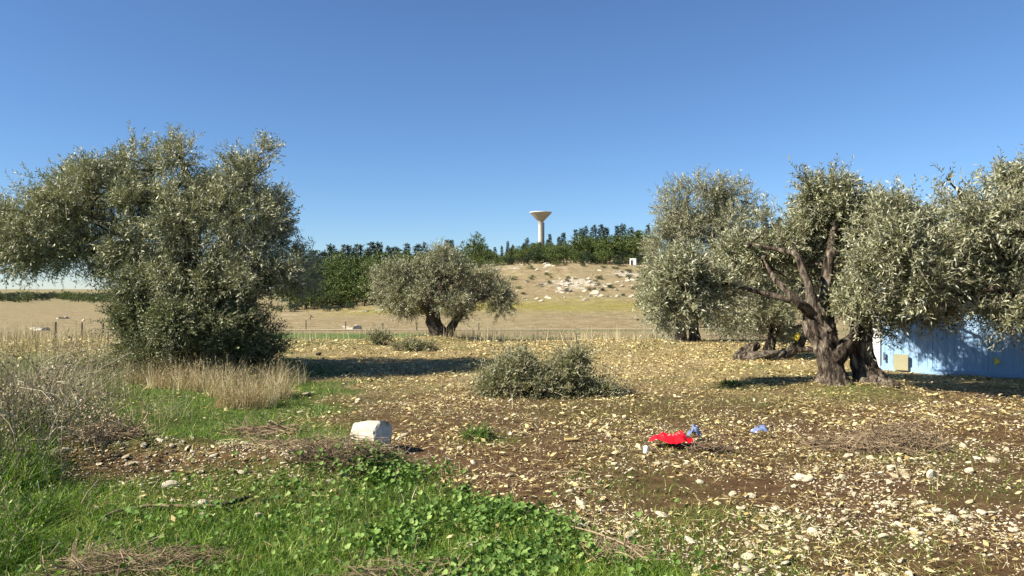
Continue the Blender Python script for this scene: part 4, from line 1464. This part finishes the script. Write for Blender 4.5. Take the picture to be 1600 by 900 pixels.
# ------------------------------------------------------------------ wood on the hill
def conifer_mesh(seed, kind):
    RS2 = np.random.RandomState(seed)
    tr, cr = MB(), MB()
    if kind == 'pine':          # rounded crown of several cushions, unit height 1
        blobs = [(np.array([RS2.normal(0, .16), RS2.normal(0, .16), z]), np.array([r, r, r * .7])) for z, r in
                 ((.38, .30), (.5, .33), (.6, .34), (.7, .30), (.8, .22), (.9, .13), (.55, .3), (.45, .32))]
        n, lf, mat = 430, .05, M_PINE
        P, D, _ = crown_points(blobs, n, .7, seed, .5, tufts=7)
        spray_cloud(cr, P, unit(D + np.array([0, 0, .3])), RS.uniform(.05, .1, len(P)), 9, lf, .42, droop=.0, stem=False)
        tr.tube(resample([[0, 0, -.06], [.01, 0, .2], [.0, .01, .5], [0, 0, .8]], 7), np.linspace(.028, .008, 7), 6, .2, seed)
        for k in range(5):
            z0 = .25 + .1 * k
            a = k * 2.4
            tr.tube(resample([[0, 0, z0], [.12 * math.cos(a), .12 * math.sin(a), z0 + .06], [.22 * math.cos(a), .22 * math.sin(a), z0 + .15]], 4), np.linspace(.012, .004, 4), 4)
    elif kind == 'cypress':     # pointed spire with ragged side branches
        n = 300
        z = RS.uniform(0, 1, n) ** 1.2
        rad = (1 - z) ** .95 * .105 * RS.uniform(.45, 1.15, n)
        a = RS.uniform(0, 6.28, n)
        P = np.stack([rad * np.cos(a), rad * np.sin(a), .1 + .88 * z], -1)
        D = unit(np.stack([np.cos(a), np.sin(a), RS.uniform(-.1, .7, n)], -1))
        spray_cloud(cr, P, D, RS.uniform(.03, .07, n), 8, .036, .4, droop=.1, stem=False)
        tr.tube(np.array([[0, 0, -.06], [0, 0, .5], [0, 0, .97]]), [.02, .013, .004], 6, .1, seed)
        mat = M_CYP
    else:                        # shrub, crown to the ground
        blobs = [(np.array([RS2.normal(0, .3), RS2.normal(0, .3), z]), np.array([r, r, r * .8])) for z, r in ((.3, .4), (.45, .45), (.6, .36), (.4, .42), (.75, .22))]
        P, D, _ = crown_points(blobs, 220, .7, seed, .5)
        P[:, 2] = np.maximum(P[:, 2], .03)
        spray_cloud(cr, P, D, RS.uniform(.08, .16, len(P)), 8, .085, .42, droop=.0, stem=False)
        tr.tube(np.array([[0, 0, -.1], [.03, 0, .3], [0, .03, .6]]), [.04, .03, .01], 6, .2, seed)
        mat = M_CYP if seed % 2 else M_PINE
    return tr.mesh('trunk', M_BARKD, True), cr.mesh('crown', mat)


KINDS = {k: [conifer_mesh(200 + i + 10 * j, k) for i in range(4)] for j, k in enumerate(('pine', 'cypress', 'shrub'))}


def far_tree(kind, x, Y, h, label, cat, group, wide=1.0):
    tm, cm = KINDS[kind][RS.randint(4)]
    name = {'pine': 'pine_tree', 'cypress': 'cypress_tree', 'shrub': 'shrub'}[kind]
    if '%' in label:
        label = label.replace('%', wood_zone(800 + F * x / Y))
    root = thing(name, (x, Y, hz(x, Y)), label, cat, group)
    root.scale = (h * wide, h * wide, h)
    root.rotation_euler = (0, 0, RS.uniform(0, 6.28))
    obj('trunk', tm, root)
    c = obj('crown', cm, root)
    c['kind'] = 'stuff'
    return root


SKY_PX = [-100, 440, 480, 500, 560, 620, 660, 700, 720, 790, 830, 860, 900, 950, 1000, 1100, 1250, 1400, 1750]
SKY_PY = [440, 410, 396, 393, 394, 387, 389, 387, 390, 391, 380, 374, 366, 362, 358, 352, 348, 350, 350]


def sky_py(px):
    return float(np.interp(px, SKY_PX, SKY_PY))


def wood_zone(px):
    for lim, t in ((560, 'in the low wood right of the largest olive'), (640, 'behind the left half of the small olive'), (720, 'behind the right half of the small olive'),
                   (840, 'on the hill left of the tower'), (920, 'on the hill just right of the tower'), (1015, 'between the white hut and the water tower')):
        if px < lim:
            return t
    return 'glimpsed between crowns of the large olives'


def place_by_top(kind, px, Y, top_py, label, cat, group, wide=1.0, hmin=2.0):
    x = (px - 800) / F * Y
    h = (CAMZ - (top_py - 450) / F * Y) - hz(x, Y)
    if h < hmin:
        return None
    return far_tree(kind, x, Y, h, label, cat, group, wide)


LP = 'rounded bright green pine %'
LC = 'dark pointed conifer on the skyline %'
LS = 'low edge shrub %'
# spires at the back, on the skyline
for i in range(52):
    px = 470 + i * 11.2 + RS.uniform(-5, 5) if i < 49 else 1195 + (i - 49) * 22
    Y = RS.uniform(262, 300)
    place_by_top('cypress', px, Y, sky_py(px) - RS.uniform(-3, 14), LC, 'conifer', 'dark conifers on the skyline', RS.uniform(.9, 1.5))
# rounded pines
for i in range(72):
    px = 455 + i * 7.9 + RS.uniform(-5, 5)
    if px < 690:
        Y = RS.uniform(186, 240)
        t = RS.uniform(.03, .35)
    else:
        Y = RS.uniform(218, 250)
        t = RS.uniform(.06, .34)
    base_py = 450 - (hz((px - 800) / F * Y, Y) - CAMZ) / Y * F
    top = sky_py(px) + t * (base_py - sky_py(px))
    if 700 < px < 790 or px > 1015 and i % 2:
        top += 6
    place_by_top('pine', px, Y, top, LP, 'pine', 'pines on the hill', RS.uniform(.85, 1.35))
for i in range(20):
    px = 1180 + i * 14
    place_by_top('pine', px, RS.uniform(220, 250), sky_py(px) + RS.uniform(2, 12), LP, 'pine', 'pines on the hill', 1.1)
for i in range(26):
    px = 715 + i * 5.6 + RS.uniform(-3, 3)
    place_by_top('pine' if i % 3 else 'cypress', px, RS.uniform(236, 300), sky_py(px) + RS.uniform(-4, 8), LP if i % 3 else LC, 'pine' if i % 3 else 'conifer', 'pines on the hill' if i % 3 else 'dark conifers on the skyline', 1.2)
# front edge of the wood
for i in range(58):
    px = 475 + i * 9.4 + RS.uniform(-4, 4)
    if px < 700:
        Y = RS.uniform(168, 180)
        h = RS.uniform(4.0, 8.0) * np.interp(px, [475, 640, 700], [1, .8, .6])
        kind = 'pine' if i % 3 else 'shrub'
    else:
        Y = RS.uniform(212, 219)
        h = RS.uniform(2.2, 4.8)
        kind = 'shrub' if i % 3 else 'pine'
    x = (px - 800) / F * Y
    if kind == 'pine':
        far_tree('pine', x, Y, h * 1.1, LP, 'pine', 'pines on the hill', 1.2)
    else:
        far_tree('shrub', x, Y, h * .9, LS, 'shrub', 'shrubs at the foot of the wood', 1.1)
place_by_top('pine', 750, 222, 366, 'broadest tall pine on the skyline, left of the water tower', 'pine', 'pines on the hill', .95)
# scrub on the rocky slope and along the far plain at the left
for px, Y, h in ((967, 210, 1.8), (512, 160, 1.6), (528, 158, 1.2), (547, 163, 1.5), (780, 168, 1.2), (830, 204, 1.1), (870, 208, 1.4), (935, 188, .9), (955, 178, .9), (800, 190, 1.3), (910, 207, 1.2), (460, 166, 2.0), (440, 170, 1.8)):
    far_tree('shrub', (px - 800) / F * Y, Y, h, 'small dry shrub growing on the bare hillside', 'shrub', 'shrubs on the bare hillside', 1.3)
for i in range(46):
    px, Y = RS.uniform(790, 1010), RS.uniform(170, 211)
    far_tree('shrub', (px - 800) / F * Y, Y, RS.uniform(.35, .9), 'small dry shrub growing on the bare hillside', 'shrub', 'shrubs on the bare hillside', 1.5)
for i in range(74):
    Y = RS.uniform(330, 560)
    px = -40 + i * 4.2 + RS.uniform(-4, 4)
    far_tree('shrub', (px - 800) / F * Y, Y, RS.uniform(2.6, 4.6), 'distant dark shrub in the line along the flat left horizon', 'shrub', 'scrub along the left horizon', RS.uniform(1.2, 2.0))

# boulders on the slope
BM = [mesh_from('boulder', *(lambda s: (s[0], [s[1]]))(stone_shape(70 + i, 1, .75, .8)), M_ROCK, None) for i in range(6)]


def boulder(px, Y, s, label, group):
    x = (px - 800) / F * Y
    o = obj('boulder', BM[RS.randint(6)])
    o.scale = (s * RS.uniform(.9, 1.7), s, s * RS.uniform(.6, 1.0))
    o.location = (x, Y, hz(x, Y) + s * .1)
    o.rotation_euler = (RS.uniform(-.3, .3), RS.uniform(-.3, .3), RS.uniform(-.7, .7))
    return tag(o, label, 'boulder', group)


for i in range(120):
    if i < 55:
        px, Y = RS.normal(905, 32), RS.normal(182, 5)
    elif i < 95:
        px, Y = RS.uniform(790, 1010), RS.uniform(168, 212)
    else:
        px, Y = RS.uniform(780, 1000), RS.normal(167, 2.5)
    boulder(px, Y, RS.uniform(.25, .85), 'pale limestone boulder on the bare slope below the hilltop wood', 'boulders on the bare slope')
for px, Y, s in ((90, 150, .5), (95, 150, .7), (100, 151, .8), (105, 152, .6), (130, 140, .5), (58, 96, .7), (64, 95, .8), (52, 97, .6), (70, 94, .5)):
    boulder(px, Y, s, 'whitish boulder in the dry plain at the far left', 'boulders in the left plain')
for px, Y, s in ((548, 106, .9), (556, 105, .7), (573, 150, .7), (590, 152, .5)):
    boulder(px, Y, s, 'whitish boulder beside the pale track in the meadow', 'boulders by the track')

# ------------------------------------------------------------------ water tower
def water_tower():
    Y = 600.0
    x = (845 - 800) / F * Y
    s = Y / F
    zb = hz(x, Y)
    root = thing('water_tower', (x, Y, zb), 'white concrete water tower with a wide funnel-shaped tank on a slim shaft, above the wood', 'water tower')
    ztop = CAMZ + (450 - 331) * s - zb
    zrim = ztop - 1.3
    zneck = CAMZ + (450 - 346) * s - zb

    def lathe(name, prof, mat=M_TOWER, sides=40):
        m = MB()
        th = np.linspace(0, 2 * math.pi, sides, endpoint=False)
        V = np.concatenate([np.stack([r * np.cos(th), r * np.sin(th), np.full(sides, z)], -1) for r, z in prof])
        q = [[i * sides + j, i * sides + (j + 1) % sides, (i + 1) * sides + (j + 1) % sides, (i + 1) * sides + j] for i in range(len(prof) - 1) for j in range(sides)]
        m.add(V, q)
        return m.build(name, mat, root, False)
    lathe('shaft', [(2.1, -2), (1.95, zneck * .5), (1.85, zneck + .3)])
    lathe('tank', [(1.9, zneck - 1.2), (2.3, zneck + .2), (4.4, zneck + 2.3), (8.5, zrim + .45)], plain_mat('tank_concrete', [(.3, (.27, .25, .20)), (.7, (.36, .335, .275))], .35, .85, .1, .05))
    lathe('tank_roof', [(8.5, zrim + .452), (8.7, zrim + .5), (8.7, ztop - .25), (8.2, ztop - .12), (.01, ztop + .25)], plain_mat('roof_white', [(.3, (.52, .51, .47)), (.7, (.62, .61, .57))], .4, .8, 0))
    lathe('collar', [(1.9, zneck - 1.9), (2.2, zneck - 1.8), (2.2, zneck - 1.5), (1.9, zneck - 1.4)])
    m = MB()
    m.box((2.35, -.6, zneck * .5), (.7, .9, zneck - 2.0))  # dark box running up the right side of the tower shaft
    m.build('side_strip', M_POST, root)


water_tower()

# white hut at the edge of the wood
Y = 213.0
x = (989 - 800) / F * Y
hut = thing('hut', (x, Y, hz(x, Y)), 'small white hut at the edge of the hilltop wood', 'hut')
M_WH = plain_mat('hut_white', [(.3, (.74, .74, .72)), (.7, (.82, .82, .80))], 2, .7, 0)
mb = MB()
mb.box((0, 0, 1.2), (2.2, 1.8, 2.4), (1, 0))
mb.build('wall', M_WH, hut)
mb = MB()
mb.add(np.array([[-1.15, -.95, 2.403], [1.15, -.95, 2.403], [1.15, .95, 2.6], [-1.15, .95, 2.6], [-1.15, -.95, 2.5], [1.15, -.95, 2.5], [1.15, .95, 2.7], [-1.15, .95, 2.7]]),
       [[0, 3, 2, 1], [4, 5, 6, 7], [0, 1, 5, 4], [1, 2, 6, 5], [2, 3, 7, 6], [3, 0, 4, 7]])
mb.build('roof', M_WH, hut)
mb = MB()
mb.box((-.62, -.92, .95), (.8, .06, 1.85))
mb.build('door', M_POST, hut)
hut.scale = (.7, .7, .7)
